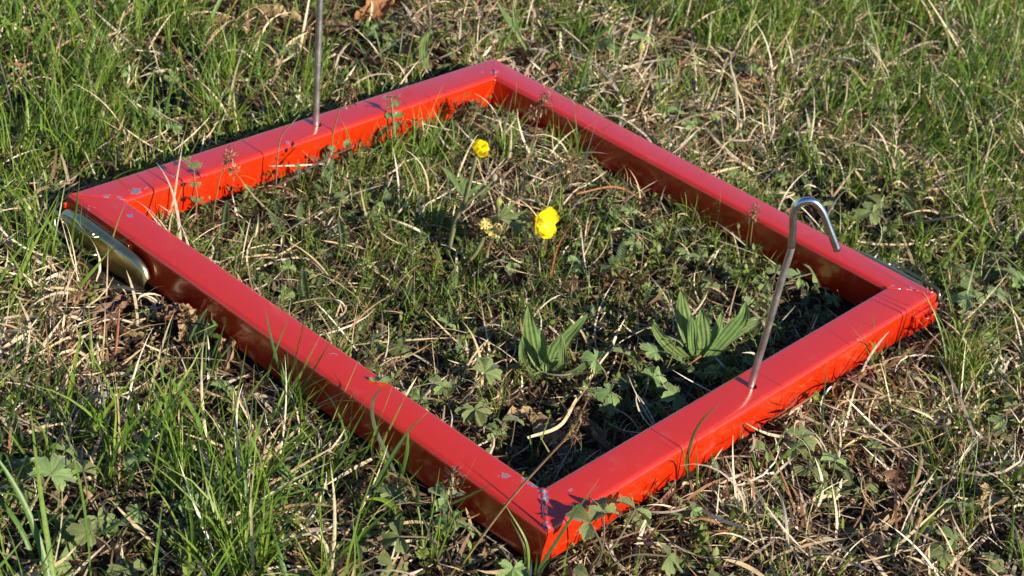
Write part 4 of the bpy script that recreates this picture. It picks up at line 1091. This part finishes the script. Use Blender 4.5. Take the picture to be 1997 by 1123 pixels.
# dead, curled leaves
def dead_leaf_mesh(seed, K=15, M=11):
    r = np.random.default_rng(seed); t = np.linspace(0, 1, K); c = np.linspace(-1, 1, M)
    w = .55 * np.sin(np.pi * np.clip(t * .96 + .03, 0, 1)) ** .6 * (1 + .18 * np.sin(t * 17 + seed))
    X = (t - .5)[:, None] * np.ones((1, M)); Y = w[:, None] * .5 * c[None]
    cur = r.uniform(.5, 2.6); ang = cur * c[None] * np.ones((K, 1)); rad = w[:, None] * .5 / cur
    Y = rad * np.sin(ang); Z = rad * (1 - np.cos(ang)) * 1.1
    Z = Z + .3 * r.uniform(-1, 1) * ((t - .5) ** 2 * 2)[:, None] + .035 * np.sin(X * 23 + c[None] * 7 + seed) + r.normal(0, .022, (K, M)); Y = Y + r.normal(0, .016, (K, M)); X = X + r.normal(0, .012, (K, M))
    col = lerp3((.15, .085, .05), (.34, .23, .15), r.random(K * M) * .6 + .4 * r.random()); col = col.reshape(K, M, 3)
    col[:, M // 2] *= 1.35
    Z -= Z.min()
    i = np.arange(K * M).reshape(K, M); F = np.stack([i[:-1, :-1], i[1:, :-1], i[1:, 1:], i[:-1, 1:]], -1).reshape(-1, 4)
    return mesh_np('dead_leaf', np.stack([X, Y, Z], -1).reshape(-1, 3), F, col.reshape(-1, 3))
DEAD = [dead_leaf_mesh(300 + i) for i in range(10)]
M_DEAD_OR = plant_mat('orange_dead_leaf', base=(.32, .145, .06), transl=.2, rough=.6, vary=.3)
def dead(u, v, size, label, k=None, mat=None, tilt=.45, z=.005):
    size *= 1.2
    r = random.Random(int(u * 3 + v * 11)); p = clear_of_frame(ground_at(u, v), size * .35)
    me = DEAD[r.randrange(10) if k is None else k]
    if mat is not None: me = me.copy(); me.materials.clear()
    o = link('dead_leaf', me, mat or M_DEAD); o.location = Vector([float(x) for x in p]) + Vector((0, 0, z))
    o.rotation_euler = (r.uniform(-tilt, tilt), r.uniform(-tilt, tilt), r.uniform(0, 6.28)); o.scale = (size,) * 3
    clear(p, size * .45, .030, .88)
    return tag(o, label, 'leaf', 'dead curled leaves')
for a in [
 (455, 705, .030, 'flat grey brown dead leaf standing against the left rail'), (215, 640, .034, 'greyish shrivelled leaf left of the frame below the latch'), (255, 670, .026, 'brown crumbs of a leaf right of the greyish shrivelled one'),
 (185, 655, .024, 'small dark dead leaf in the bare patch left of the frame'), (535, 50, .040, 'big brown dead leaf near the top edge left of the far peg'), (490, 95, .034, 'dark curled dead leaf left of the far peg'),
 (430, 35, .034, 'brown dead leaf by the top edge left of the big brown one'), (680, 115, .032, 'pinkish brown dead leaf right of the far peg'), (655, 75, .030, 'torn brown leaf beside the upper shaft of the far peg'),
 (720, 140, .028, 'small crumpled leaf between the far peg and the lance shaped leaf'), (870, 128, .036, 'flat dark dead leaf just behind the far left rail'), (800, 125, .026, 'brown dead leaf left of the lance shaped leaf'),
 (1020, 128, .032, 'brown stubby dead leaf behind the far corner of the frame'), (1085, 150, .032, 'grey crumpled leaf behind the far right rail near the corner'), (1060, 175, .024, 'small brown leaf against the far right rail near the corner'),
 (1310, 90, .032, 'dead leaf among the straws beyond the far corner'), (1215, 60, .026, 'small dead leaf near the top edge beyond the far corner'), (1450, 185, .034, 'long brown leaf under straw beyond the far right rail'),
 (1750, 905, .032, 'pale brown dead leaf lying on the straw at the lower right'), (1735, 960, .030, 'dead leaf just below the pale brown one at the lower right'), (1720, 1045, .034, 'big folded pale leaf near the bottom edge, lower right'),
 (1690, 1085, .026, 'pale torn leaf at the bottom edge, lower right'), (1925, 1000, .030, 'whitish dead leaf near the right edge, lower right'), (1300, 1100, .022, 'small brown leaf at the bottom edge below the near right rail'),
 (1060, 860, .030, 'dark brown dead leaf in the shade of the inner near corner'), (1120, 840, .028, 'shaded curled leaf left of the lobed leaves by the near right rail'), (1020, 830, .026, 'dark shrivelled leaf against the left rail in the inner near corner'),
 (1160, 870, .024, 'dark leaf crumbs under the near right rail inside the frame'), (1190, 560, .026, 'pinkish brown leaf between plantains and the far right rail'), (1080, 265, .026, 'grey dead leaf in front of the far right rail inside the frame'),
 (1880, 890, .026, 'shaded brown leaf near the right edge below the right corner'), (420, 60, .026, 'thin brown dead leaf at the top left of the big brown leaf')]: dead(*a)
dead(728, 38, .040, 'orange dead leaf near the top edge right of the far peg', 3, M_DEAD_OR, .9, .006)
dead(745, 18, .034, 'small orange leaf lying above the larger orange one at the top edge', 5, M_DEAD_OR, .8, .006)

def crumpled_head(u, v, R, label):
    """a dried, layered clump of brown scales"""
    r = np.random.default_rng(77); b = clear_of_frame(ground_at(u, v), R * .45); clear(b, R * 1.1, .035, .95); t = empty('dried_seed_head', b, label, 'seed head')
    for k in range(26):
        a = r.uniform(0, 2 * np.pi); el = r.uniform(-.1, 1.5); d = np.array([math.cos(a) * math.cos(el), math.sin(a) * math.cos(el), math.sin(el)])
        o = link('scale', DEAD[k % 10], M_DEAD, t); o.location = Vector([float(x) for x in d * R * .62 + np.array([0, 0, R * .55])])
        o.rotation_euler = (Vector([float(x) for x in d]).to_track_quat('Z', 'X').to_matrix() @ Matrix.Rotation(r.uniform(0, 6.28), 3, 'Z') @ Matrix.Rotation(r.uniform(-.5, .5), 3, 'Y')).to_euler(); o.scale = (R * r.uniform(.7, 1.1),) * 3
crumpled_head(348, 655, .0165, 'brown crumpled clump of dry scales under the left rail below the latch')

# single blades and straws that stand out, measured one by one: root first, tip last
def hero_blade(parent, base, pts, wd, col, fold=.35, K=16, mat=None, seed=0, name='blade'):
    r = np.random.default_rng(seed)
    P = smooth_line(pts, K); t = np.linspace(0, 1, K)
    w = wd * (1 - t ** 2.4 * .95) * (.72 + .28 * np.minimum(1, t * 3))
    tw = r.uniform(-.5, .5) + t * r.uniform(-.7, .7)
    T = np.gradient(P, axis=0); T /= np.linalg.norm(T, axis=1, keepdims=True)
    S = np.cross(T, FWD); S /= np.linalg.norm(S, axis=1, keepdims=True) + 1e-9; B = np.cross(S, T)
    S = S * np.cos(tw)[:, None] + B * np.sin(tw)[:, None]
    c = np.asarray(col)[None] * (1 + (r.random((K, 1)) - .5) * .12)
    if r.random() < .4: k = np.clip((t - .82) * 6, 0, 1)[:, None]; c = c * (1 - k) + np.array([[.30, .2, .09]]) * k
    V, F, cc = ribbons((P - base)[None], w[None], S[None], c[None], fold=fold)
    return link(name, mesh_np(name, V, F, cc), mat or M_GRASS, parent)
G1, G2, G3, Y1 = (.085, .165, .03), (.06, .125, .04), (.13, .21, .04), (.24, .22, .06)
def tuft(label, blades, extra=4, seed=0, name='grass_tuft'):
    """blades: (pixel polyline root..tip, width mm, colour)"""
    r = random.Random(seed + int(blades[0][0][0][0])); u, v = blades[0][0][0]
    b0_ = clear_of_frame(ground_at(u, v), .002); t = empty(name, b0_, label, 'grass', 'grass tufts that stand out')
    for k, (pp, wd, col) in enumerate(blades):
        b = clear_of_frame(ground_at(*pp[0]), .002)
        hero_blade(t, b0_, [b] + [up_from(b, x, y) for x, y in pp[1:]], wd * .001, col, seed=k + int(u))
    for k in range(extra):                                  # shorter companions in the same tuft
        for attempt in range(8):
            a = r.uniform(0, 6.28); h = r.uniform(.02, .045); d = np.array([math.cos(a), math.sin(a), 0]); b = clear_of_frame(b0_ + d * r.uniform(.001, .008), .002)
            pts = [b, b + d * h * .15 + np.array([0, 0, h * .55]), b + d * h * r.uniform(.3, .7) + np.array([0, 0, h])]
            if not hits(smooth_line(pts, 14)[None])[0]: break
        else: continue
        hero_blade(t, b0_, pts, r.uniform(.001, .002), r.choice((G1, G2, G3)), seed=k * 7 + int(v))
tuft('tall blades crossing the middle of the left rail', [([(562, 775), (548, 730), (528, 656), (518, 604)], 2.3, G2), ([(515, 765), (528, 712), (546, 660), (563, 620)], 1.6, G3), ([(563, 785), (562, 740), (560, 681)], 2.6, G2)])
tuft('long bright blades leaning right over the left rail', [([(560, 800), (569, 769), (595, 712), (625, 655)], 2.0, G3), ([(552, 812), (575, 778), (612, 720), (648, 658)], 2.2, G1), ([(570, 815), (590, 790), (616, 752)], 1.6, G3), ([(590, 830), (612, 790), (640, 740)], 1.4, G1)])
tuft('two blades standing before the left rail beside the dry clump', [([(398, 745), (394, 705), (380, 648)], 2.4, G1), ([(405, 765), (416, 712), (438, 630)], 1.8, G3), ([(385, 780), (378, 745), (373, 712)], 1.8, G1)])
tuft('broad upright blade alone in the lower left grass', [([(350, 930), (342, 880), (336, 800), (331, 718)], 3.2, (.09, .16, .045)), ([(342, 935), (338, 860), (332, 790)], 2.4, G2)])
tuft('broad dark blade bending left with a blunt tip, lower left', [([(398, 1022), (365, 1000), (325, 960), (286, 903)], 4.0, (.075, .14, .055)), ([(395, 1030), (420, 980), (452, 920), (470, 905)], 2.4, G3)])
tuft('bright blade pointing left, in the grass below the left rail', [([(625, 1003), (600, 965), (564, 920), (526, 873)], 2.6, G1), ([(640, 1000), (618, 940), (600, 880)], 2.0, G2)])
tuft('wide blade rising to the left rail from the lower grass', [([(618, 965), (640, 930), (672, 870), (713, 796)], 3.0, G1), ([(630, 970), (628, 930), (635, 880)], 2.0, G3)])
tuft('dark hairy blade curled over at its tip before the left rail', [([(776, 935), (752, 880), (731, 832), (726, 790), (736, 766), (750, 758)], 2.8, (.07, .10, .05)), ([(735, 905), (748, 860), (768, 818), (797, 759)], 2.0, Y1)])
tuft('long grey green blade leaning right across the lower left rail', [([(700, 1010), (735, 940), (790, 850), (840, 798)], 2.4, G2), ([(712, 1012), (748, 925), (797, 845)], 2.4, G1)])
tuft('stout upright blade before the lower part of the left rail', [([(792, 925), (794, 880), (796, 836)], 3.0, G1), ([(817, 995), (815, 965), (811, 935)], 2.8, G2), ([(750, 990), (785, 950), (825, 907)], 2.2, G3)])
tuft('long low blade pointing at the near corner from the left', [([(748, 1040), (810, 1012), (894, 975), (971, 939)], 2.6, G1), ([(640, 1065), (710, 1048), (790, 1012)], 3.4, G2)])
tuft('long blade slanting across the near corner to the right', [([(1042, 1126), (1070, 1080), (1115, 1010), (1170, 932)], 2.6, G2), ([(1100, 1130), (1102, 1095), (1110, 1060)], 2.0, G1)])
tuft('long bright blade slanting up to the right in the lower left grass', [([(104, 1084), (150, 1060), (215, 1028), (298, 972)], 3.0, G1), ([(108, 1090), (85, 1040), (70, 985)], 2.2, G3)])
tuft('bright blade pointing left near the bottom edge', [([(368, 1094), (340, 1065), (315, 1035), (290, 1010)], 2.8, G3), ([(380, 1100), (410, 1050), (442, 980)], 2.6, G1), ([(375, 1102), (372, 1060), (362, 1010)], 2.4, G2)])
tuft('thick grass clump at the bottom edge left of the centre', [([(470, 1115), (500, 1040), (552, 960)], 2.6, G1), ([(455, 1112), (452, 1050), (455, 985)], 2.4, G3), ([(462, 1110), (430, 1060), (395, 1030)], 2.4, G2), ([(480, 1118), (530, 1075), (590, 1040)], 2.6, G1)], 8)
tuft('pale green blades at the left edge low in the photo', [([(12, 1005), (20, 960), (48, 900)], 2.4, G3), ([(45, 920), (32, 860), (14, 800)], 2.2, G1), ([(5, 900), (2, 860), (-2, 820)], 2.4, G2)], 6)
tuft('lone curved blade with a dry tip before the near right rail', [([(1348, 968), (1341, 925), (1343, 880), (1365, 825), (1410, 781)], 3.0, (.13, .15, .05)), ([(1357, 978), (1360, 925), (1357, 868)], 1.8, G1)], 2)
tuft('thin upright blade before the near right rail, right of the peg', [([(1602, 888), (1604, 820), (1609, 750), (1614, 694)], 1.5, G2), ([(1606, 890), (1600, 850), (1590, 820)], 1.2, G1)], 3)
tuft('short bright blade before the right end of the near right rail', [([(1704, 712), (1705, 660), (1701, 606)], 2.0, G3), ([(1690, 715), (1684, 670), (1676, 622)], 1.0, Y1), ([(1712, 720), (1722, 690), (1740, 668)], 1.2, G1)], 4)
tuft('bright blade standing in front of the left latch', [([(138, 502), (141, 450), (149, 400), (158, 322)], 2.6, G3), ([(146, 500), (153, 455), (160, 400)], 1.8, G1), ([(150, 520), (162, 455), (172, 410)], 1.6, G1)], 5)
tuft('horizontal blades reaching from the grass across the left latch', [([(118, 512), (165, 495), (215, 475), (266, 459)], 2.2, G1), ([(120, 530), (180, 505), (245, 468)], 1.6, G1)], 3)
tuft('thin blades crossing the left rail above the latch', [([(202, 520), (215, 480), (230, 432), (246, 393)], 1.3, Y1), ([(196, 515), (206, 480), (220, 442)], 1.2, G1)], 2)
tuft('tall blades leaning right behind the far right rail', [([(1124, 212), (1135, 165), (1158, 93), (1190, -4)], 2.2, G1), ([(1122, 200), (1140, 130), (1162, 70)], 2.0, G2), ([(1126, 208), (1150, 160), (1166, 110)], 1.8, G3)])
tuft('long blade arching left behind the far right rail', [([(1128, 160), (1102, 128), (1075, 80), (1045, 10)], 2.2, G1), ([(1215, 245), (1180, 200), (1140, 158)], 2.0, G1)], 2)
tuft('broad blade slanting up right near the top edge beyond the far corner', [([(1130, 100), (1160, 75), (1200, 42), (1256, -4)], 3.2, G2), ([(1125, 100), (1135, 60), (1152, 15)], 2.2, G1)], 4)
tuft('upright blades beyond the far right rail left of the bent straw', [([(1310, 196), (1298, 150), (1280, 100), (1262, 45)], 2.2, G1), ([(1300, 200), (1292, 160), (1284, 120)], 1.8, G3)], 4)
tuft('thin blade leaning over the far right rail from inside', [([(1145, 272), (1140, 240), (1128, 212), (1106, 184)], 1.4, G2), ([(1156, 275), (1157, 245), (1160, 215)], 1.2, G2)], 2)
tuft('short blades inside the frame in front of the far right rail', [([(1128, 310), (1150, 275), (1195, 238)], 1.8, G2), ([(1175, 300), (1195, 265), (1216, 252)], 1.4, Y1), ([(1062, 300), (1064, 270), (1068, 245)], 2.0, G3)])
tuft('long blade crossing the frame interior left of the flowers', [([(690, 620), (720, 570), (750, 520), (775, 505)], 2.4, G1), ([(682, 610), (700, 560), (718, 512)], 2.2, G1)], 5)
tuft('pair of long thin blades before the far left rail', [([(700, 330), (745, 290), (790, 255)], 1.4, G2), ([(760, 335), (735, 290), (685, 240)], 1.6, G2), ([(800, 300), (812, 258), (820, 195)], 1.6, G1)], 4)
tuft('short green blades in the left inner corner', [([(330, 470), (350, 440), (380, 425)], 1.8, G1), ([(470, 470), (474, 445), (478, 428)], 2.0, G3)], 4)
tuft('upright blade in the shade of the inner near corner', [([(1035, 910), (1038, 880), (1032, 850)], 2.2, G1), ([(1188, 850), (1188, 830), (1189, 808)], 2.0, G1), ([(1090, 935), (1075, 890), (1050, 845)], 1.5, Y1)], 2)
tuft('tall pale blade in the green grass at the upper right', [([(1856, 175), (1855, 120), (1848, 60), (1840, -5)], 2.6, (.17, .24, .08)), ([(1880, 150), (1900, 90), (1935, 0)], 2.0, G1)], 6)
tuft('leaning blades in the upper right straw', [([(1545, 240), (1580, 190), (1610, 150)], 2.6, G1), ([(1550, 235), (1600, 200), (1640, 150)], 2.0, G3), ([(1745, 215), (1790, 120), (1830, 60)], 2.0, G1)], 6)
tuft('upright blades right of the hook', [([(1890, 395), (1888, 350), (1895, 290)], 2.4, G3), ([(1870, 400), (1845, 350), (1840, 385)], 1.8, G1), ([(1742, 390), (1728, 330), (1712, 285)], 1.8, G1), ([(1900, 400), (1915, 360), (1920, 340)], 1.8, G1)], 8)
tuft('lush blades at the right edge above the right corner', [([(1905, 500), (1920, 440), (1950, 370)], 2.4, G3), ([(1880, 510), (1868, 450), (1850, 380)], 2.2, G1), ([(1930, 510), (1950, 450), (1985, 400)], 2.2, G1)], 8)
tuft('short fresh blades on the straw below the near right rail', [([(1480, 935), (1475, 910), (1462, 880)], 2.0, G1), ([(1470, 930), (1485, 905), (1495, 875)], 2.0, G3), ([(1590, 1000), (1600, 960), (1612, 930)], 1.8, G1)], 4)
tuft('dark blades fanning out at the lower right', [([(1780, 1000), (1800, 950), (1835, 900)], 2.4, G2), ([(1775, 1000), (1778, 950), (1785, 890)], 2.0, G1), ([(1725, 1110), (1745, 1060), (1780, 1010)], 2.4, G2)], 6)
tuft('wispy long blades in the upper left grass', [([(70, 170), (95, 100), (130, 20)], 2.6, G1), ([(0, 130), (40, 90), (95, 60)], 3.0, G3), ([(120, 180), (170, 90), (215, 0)], 2.6, G1), ([(30, 60), (90, 30), (180, 2)], 3.4, G2)], 8)
tuft('upright fine blades left of the far peg', [([(290, 270), (296, 200), (300, 130)], 1.8, G3), ([(310, 270), (330, 190), (352, 90)], 1.8, G1), ([(360, 260), (372, 200), (400, 130)], 1.8, G1), ([(335, 265), (328, 200), (332, 150)], 1.6, G3)], 8)
tuft('dense upright blades behind the left corner', [([(150, 330), (155, 260), (165, 170)], 1.8, G3), ([(170, 335), (190, 260), (225, 190)], 1.8, G1), ([(120, 330), (112, 260), (100, 200)], 1.8, G1), ([(60, 330), (55, 260), (40, 190)], 2.0, G3), ([(185, 340), (215, 280), (262, 220)], 1.8, G1)], 10)

ST1, ST2, ST3 = (.55, .46, .32), (.46, .35, .20), (.42, .37, .30)
def long_straw(label, pts, wd, col=ST1, lift=.006, flat=True):
    """one dry stalk; flat ones lie on the grass, others stand in an upright plane"""
    b = clear_of_frame(ground_at(*pts[0]), .002)
    if flat:
        P = [at(u, v, 0) for u, v in pts]; P = [np.array([p[0], p[1], float(gz(p[0], p[1])) + lift + .003 * math.sin(i * 2.0)]) for i, p in enumerate(P)]
    else: P = [b] + [up_from(b, u, v) for u, v in pts[1:]]
    b = np.array(P[0])
    o = hero_blade(None, b, P, wd * .001, col, fold=.5, K=24, mat=M_STRAW, seed=int(pts[0][0]), name='dry_straw'); o.location = Vector([float(x) for x in b])
    return tag(o, label, 'straw', 'single dry straws that stand out')
long_straw('thick pale curved straw in front of the plantains', [(1030, 850), (1092, 838), (1130, 770), (1190, 700), (1262, 664)], 3.0, lift=.016)
long_straw('pale straw leading up to the left rail left of the V shaped plantain', [(812, 808), (845, 752), (885, 718), (938, 696)], 1.6, ST3, lift=.012)
long_straw('flat pale straw lying left of the frame', [(40, 752), (150, 742), (285, 733)], 3.0)
long_straw('long brown straw slanting down right in the left grass', [(80, 850), (150, 870), (225, 910), (300, 970)], 2.2, ST3)
long_straw('white straw slanting onto the left rail', [(605, 805), (640, 785), (675, 768), (714, 746)], 2.2, flat=False)
long_straw('upright pale stalk in the grass below the left rail', [(646, 1123), (652, 1050), (652, 975), (644, 896)], 2.2, flat=False)
long_straw('arched pale straw by the bottom edge below the left rail', [(645, 1120), (640, 1075), (615, 1042), (565, 1050), (520, 1072)], 2.0, flat=False)
long_straw('bent upright grey stalk beyond the far right rail', [(1441, 282), (1439, 220), (1434, 165), (1424, 120), (1440, 100)], 3.0, ST3, flat=False)
long_straw('long pale straw arching over the upper right straw', [(1700, 150), (1755, 142), (1830, 140), (1950, 166)], 3.0, lift=.02)
long_straw('straight pale straw lying to the right edge', [(1790, 186), (1880, 190), (1985, 195)], 2.8, lift=.016)
long_straw('broad pale straw pointing right beyond the right rail', [(1540, 290), (1620, 274), (1722, 264)], 2.8, lift=.012)
long_straw('whitish straw piece slanting up right in the upper right', [(1665, 135), (1700, 120), (1744, 100)], 4.0, lift=.016)
long_straw('curved brownish straw near the top right', [(1535, 50), (1570, 62), (1604, 106)], 3.0, ST2, lift=.014)
long_straw('straw slanting up right beyond the hook', [(1800, 225), (1860, 200), (1925, 165)], 2.4, ST2, lift=.016)
long_straw('grey curled straw behind the far right rail', [(1190, 330), (1215, 205), (1200, 155), (1170, 105)], 3.0, ST3, lift=.012)
long_straw('pale twisted straw beyond the far corner', [(1100, 95), (1090, 80), (1120, 105), (1130, 130)], 3.4, ST3, lift=.010)
long_straw('white straw crossing the far left rail near the left corner', [(322, 435), (338, 392), (347, 335), (358, 270)], 1.8, flat=False)
long_straw('pale straw in the upper left grass', [(225, 80), (250, 55), (288, 28)], 3.0, ST2, lift=.02)
long_straw('grey straw running down to the far left rail', [(130, 128), (165, 170), (195, 215), (213, 250)], 3.0, ST3, lift=.02)
long_straw('tan straw inside the frame below the left inner corner', [(425, 515), (500, 505), (560, 495), (595, 490)], 2.0, ST2, lift=.008)
long_straw('bent grey straw inside the frame above the feathery leaf', [(500, 528), (545, 515), (600, 510), (645, 545), (660, 560)], 1.8, ST3, lift=.008)
long_straw('white straw in front of the near right rail', [(1440, 950), (1500, 985), (1560, 1000)], 2.6, lift=.006)
long_straw('long thin straw running down the right edge', [(1890, 845), (1930, 900), (1997, 975)], 1.8, lift=.012)
long_straw('broad broken straw at the bottom right', [(1760, 1060), (1800, 1085), (1870, 1120)], 4.2, ST2, lift=.006)
long_straw('curved pale straw at the bottom below the lobed rosette', [(1570, 1060), (1620, 1072), (1660, 1105)], 3.4, ST3, lift=.008)
long_straw('pale straw beside the right rail next to the wire loop', [(1665, 478), (1720, 482), (1790, 482), (1870, 470)], 2.2, lift=.012)
long_straw('long reddish arching blade behind the open flower', [(1120, 405), (1190, 402), (1240, 415), (1265, 460), (1272, 500)], 1.8, (.30, .13, .06), lift=.018)
long_straw('red stalk curving down below the open flower', [(1070, 560), (1085, 490), (1105, 450), (1125, 428)], 1.4, (.34, .10, .05), flat=False)

# the dark twig with small leaves before the far left rail
def twig():
    b = clear_of_frame(ground_at(505, 378)); q = lambda u, v: up_from(b, u, v)
    t = empty('leafy_twig', b, 'thin dark twig with tiny leaves along the far left rail', 'twig')
    tube('stem', smooth_line([np.zeros(3), q(560, 352) - b, q(620, 318) - b, q(660, 298) - b, q(690, 284) - b], 30), np.linspace(.0010, .0006, 30), M_STEM, t, 6, ((.16, .10, .07), (.17, .09, .07)))
    tube('stem', smooth_line([q(538, 365) - b, q(541, 310) - b, q(548, 268) - b, q(570, 240) - b, q(584, 224) - b], 24), np.linspace(.0007, .0004, 24), M_STEM, t, 6, ((.14, .09, .06), (.2, .16, .12)))
    r = np.random.default_rng(5)
    for (u, v) in ((600, 330), (625, 318), (640, 300), (575, 345), (655, 292), (618, 310), (585, 336), (670, 285)):
        p = q(u, v) - b; d = r.normal(0, 1, 3); d[2] = abs(d[2]); d /= np.linalg.norm(d)
        link('leaf', long_leaf([p, p + d * .003, p + d * .007], .0036, int(u), M=5, K=8, ribs=.6), M_PLANTAIN, t)
    b2 = clear_of_frame(ground_at(378, 440)); q2 = lambda u, v: up_from(b2, u, v)
    t2 = empty('leafy_twig', b2, 'upright sprig with tiny leaves near the left inner corner', 'twig')
    tube('stem', smooth_line([np.zeros(3), q2(384, 390) - b2, q2(379, 350) - b2, q2(376, 325) - b2, q2(352, 305) - b2], 26), np.linspace(.0008, .0005, 26), M_STEM, t2, 6, ((.2, .10, .06), (.16, .13, .06)))
    for (u, v) in ((384, 392), (380, 362), (377, 326), (374, 322), (381, 326), (360, 312)):
        p = q2(u, v) - b2
        for sd in (-1, 1):
            d = RIGHT * sd * .8 + np.array([0, 0, .5]); link('leaf', long_leaf([p, p + d * .0025, p + d * .0055], .0030, int(u), M=5, K=8, ribs=.6), M_PLANTAIN, t2)
    for (base, pts, lv, lab) in (((772, 292), ((768, 262), (766, 225), (762, 188)), ((767, 250), (765, 228), (763, 206), (762, 190)), 'leafy sprig standing against the far left rail, midway to the far corner'),
                           ((742, 850), ((734, 812), (728, 780), (735, 752)), ((736, 815), (731, 795), (729, 780), (731, 765), (735, 754)), 'hairy leafy sprig standing close to the middle of the left rail, outside')):
        b3 = clear_of_frame(ground_at(*base)); q3 = lambda u, v: up_from(b3, u, v)
        t3 = empty('leafy_twig', b3, lab, 'twig'); hairy_stem(t3, smooth_line([np.zeros(3)] + [q3(*k_) - b3 for k_ in pts], 24), np.linspace(.0013, .0008, 24), 31)
        for j_, (u, v) in enumerate(lv):
            p = q3(u, v) - b3
            for sd in (-1, 1):
                d = RIGHT * sd * r.uniform(.5, 1) - NH * r.uniform(-.6, .6) + np.array([0, 0, r.uniform(.2, .9)]); ln_ = r.uniform(.007, .012)
                link('leaf', long_leaf([p, p + d * ln_ * .5, p + d * ln_ - np.array([0, 0, .001])], .0052, j_ + int(u), M=7, K=10, ribs=1.5), M_PLANTAIN, t3)
twig()

# where the photo shows the frame and its fittings free of growth
for (u, v, rad, reach, share) in [(170, 520, .012, .016, .35), (215, 548, .012, .016, .45), (265, 575, .012, .016, .55), (300, 600, .012, .02, .85), (345, 640, .012, .02, .8), (400, 690, .012, .012, .7),
    (450, 735, .012, .012, .6), (300, 425, .012, .012, .7), (360, 400, .012, .012, .6), (420, 375, .012, .012, .4), (1120, 860, .035, .02, .75), (1040, 900, .02, .02, .8), (1250, 790, .02, .02, .6), (1620, 610, .02, .02, .8), (1560, 660, .02, .02, .7)]: clear(at(u, v), rad, reach, share)
for k in np.linspace(.02, .98, 24): clear((FW * k, -.010, 0), .013, .018, .9); clear((-.010, FL * k, 0), .013, .012, .78); clear((FW * k, FL - TUBE - .006, 0), .009, .006, .15); clear((FW - TUBE - .006, FL * k, 0), .009, .004, .5)

# ------------------------------------------------------------------ the growth nobody could count
emit('grass', green(np.random.default_rng(21)), M_GRASS, 'fresh green grass blades in tufts all over the ground')
emit('dry_grass', straw(np.random.default_rng(33)), M_STRAW, 'pale dry straw tangled between the green grass')
emit('plant_litter', litter(np.random.default_rng(44)), M_LITTER, 'brown crumbs of dead plants lying on the soil')
emit('ground_cover', cover(np.random.default_rng(55)), M_FORB, 'low small leaved weeds creeping between the grass')
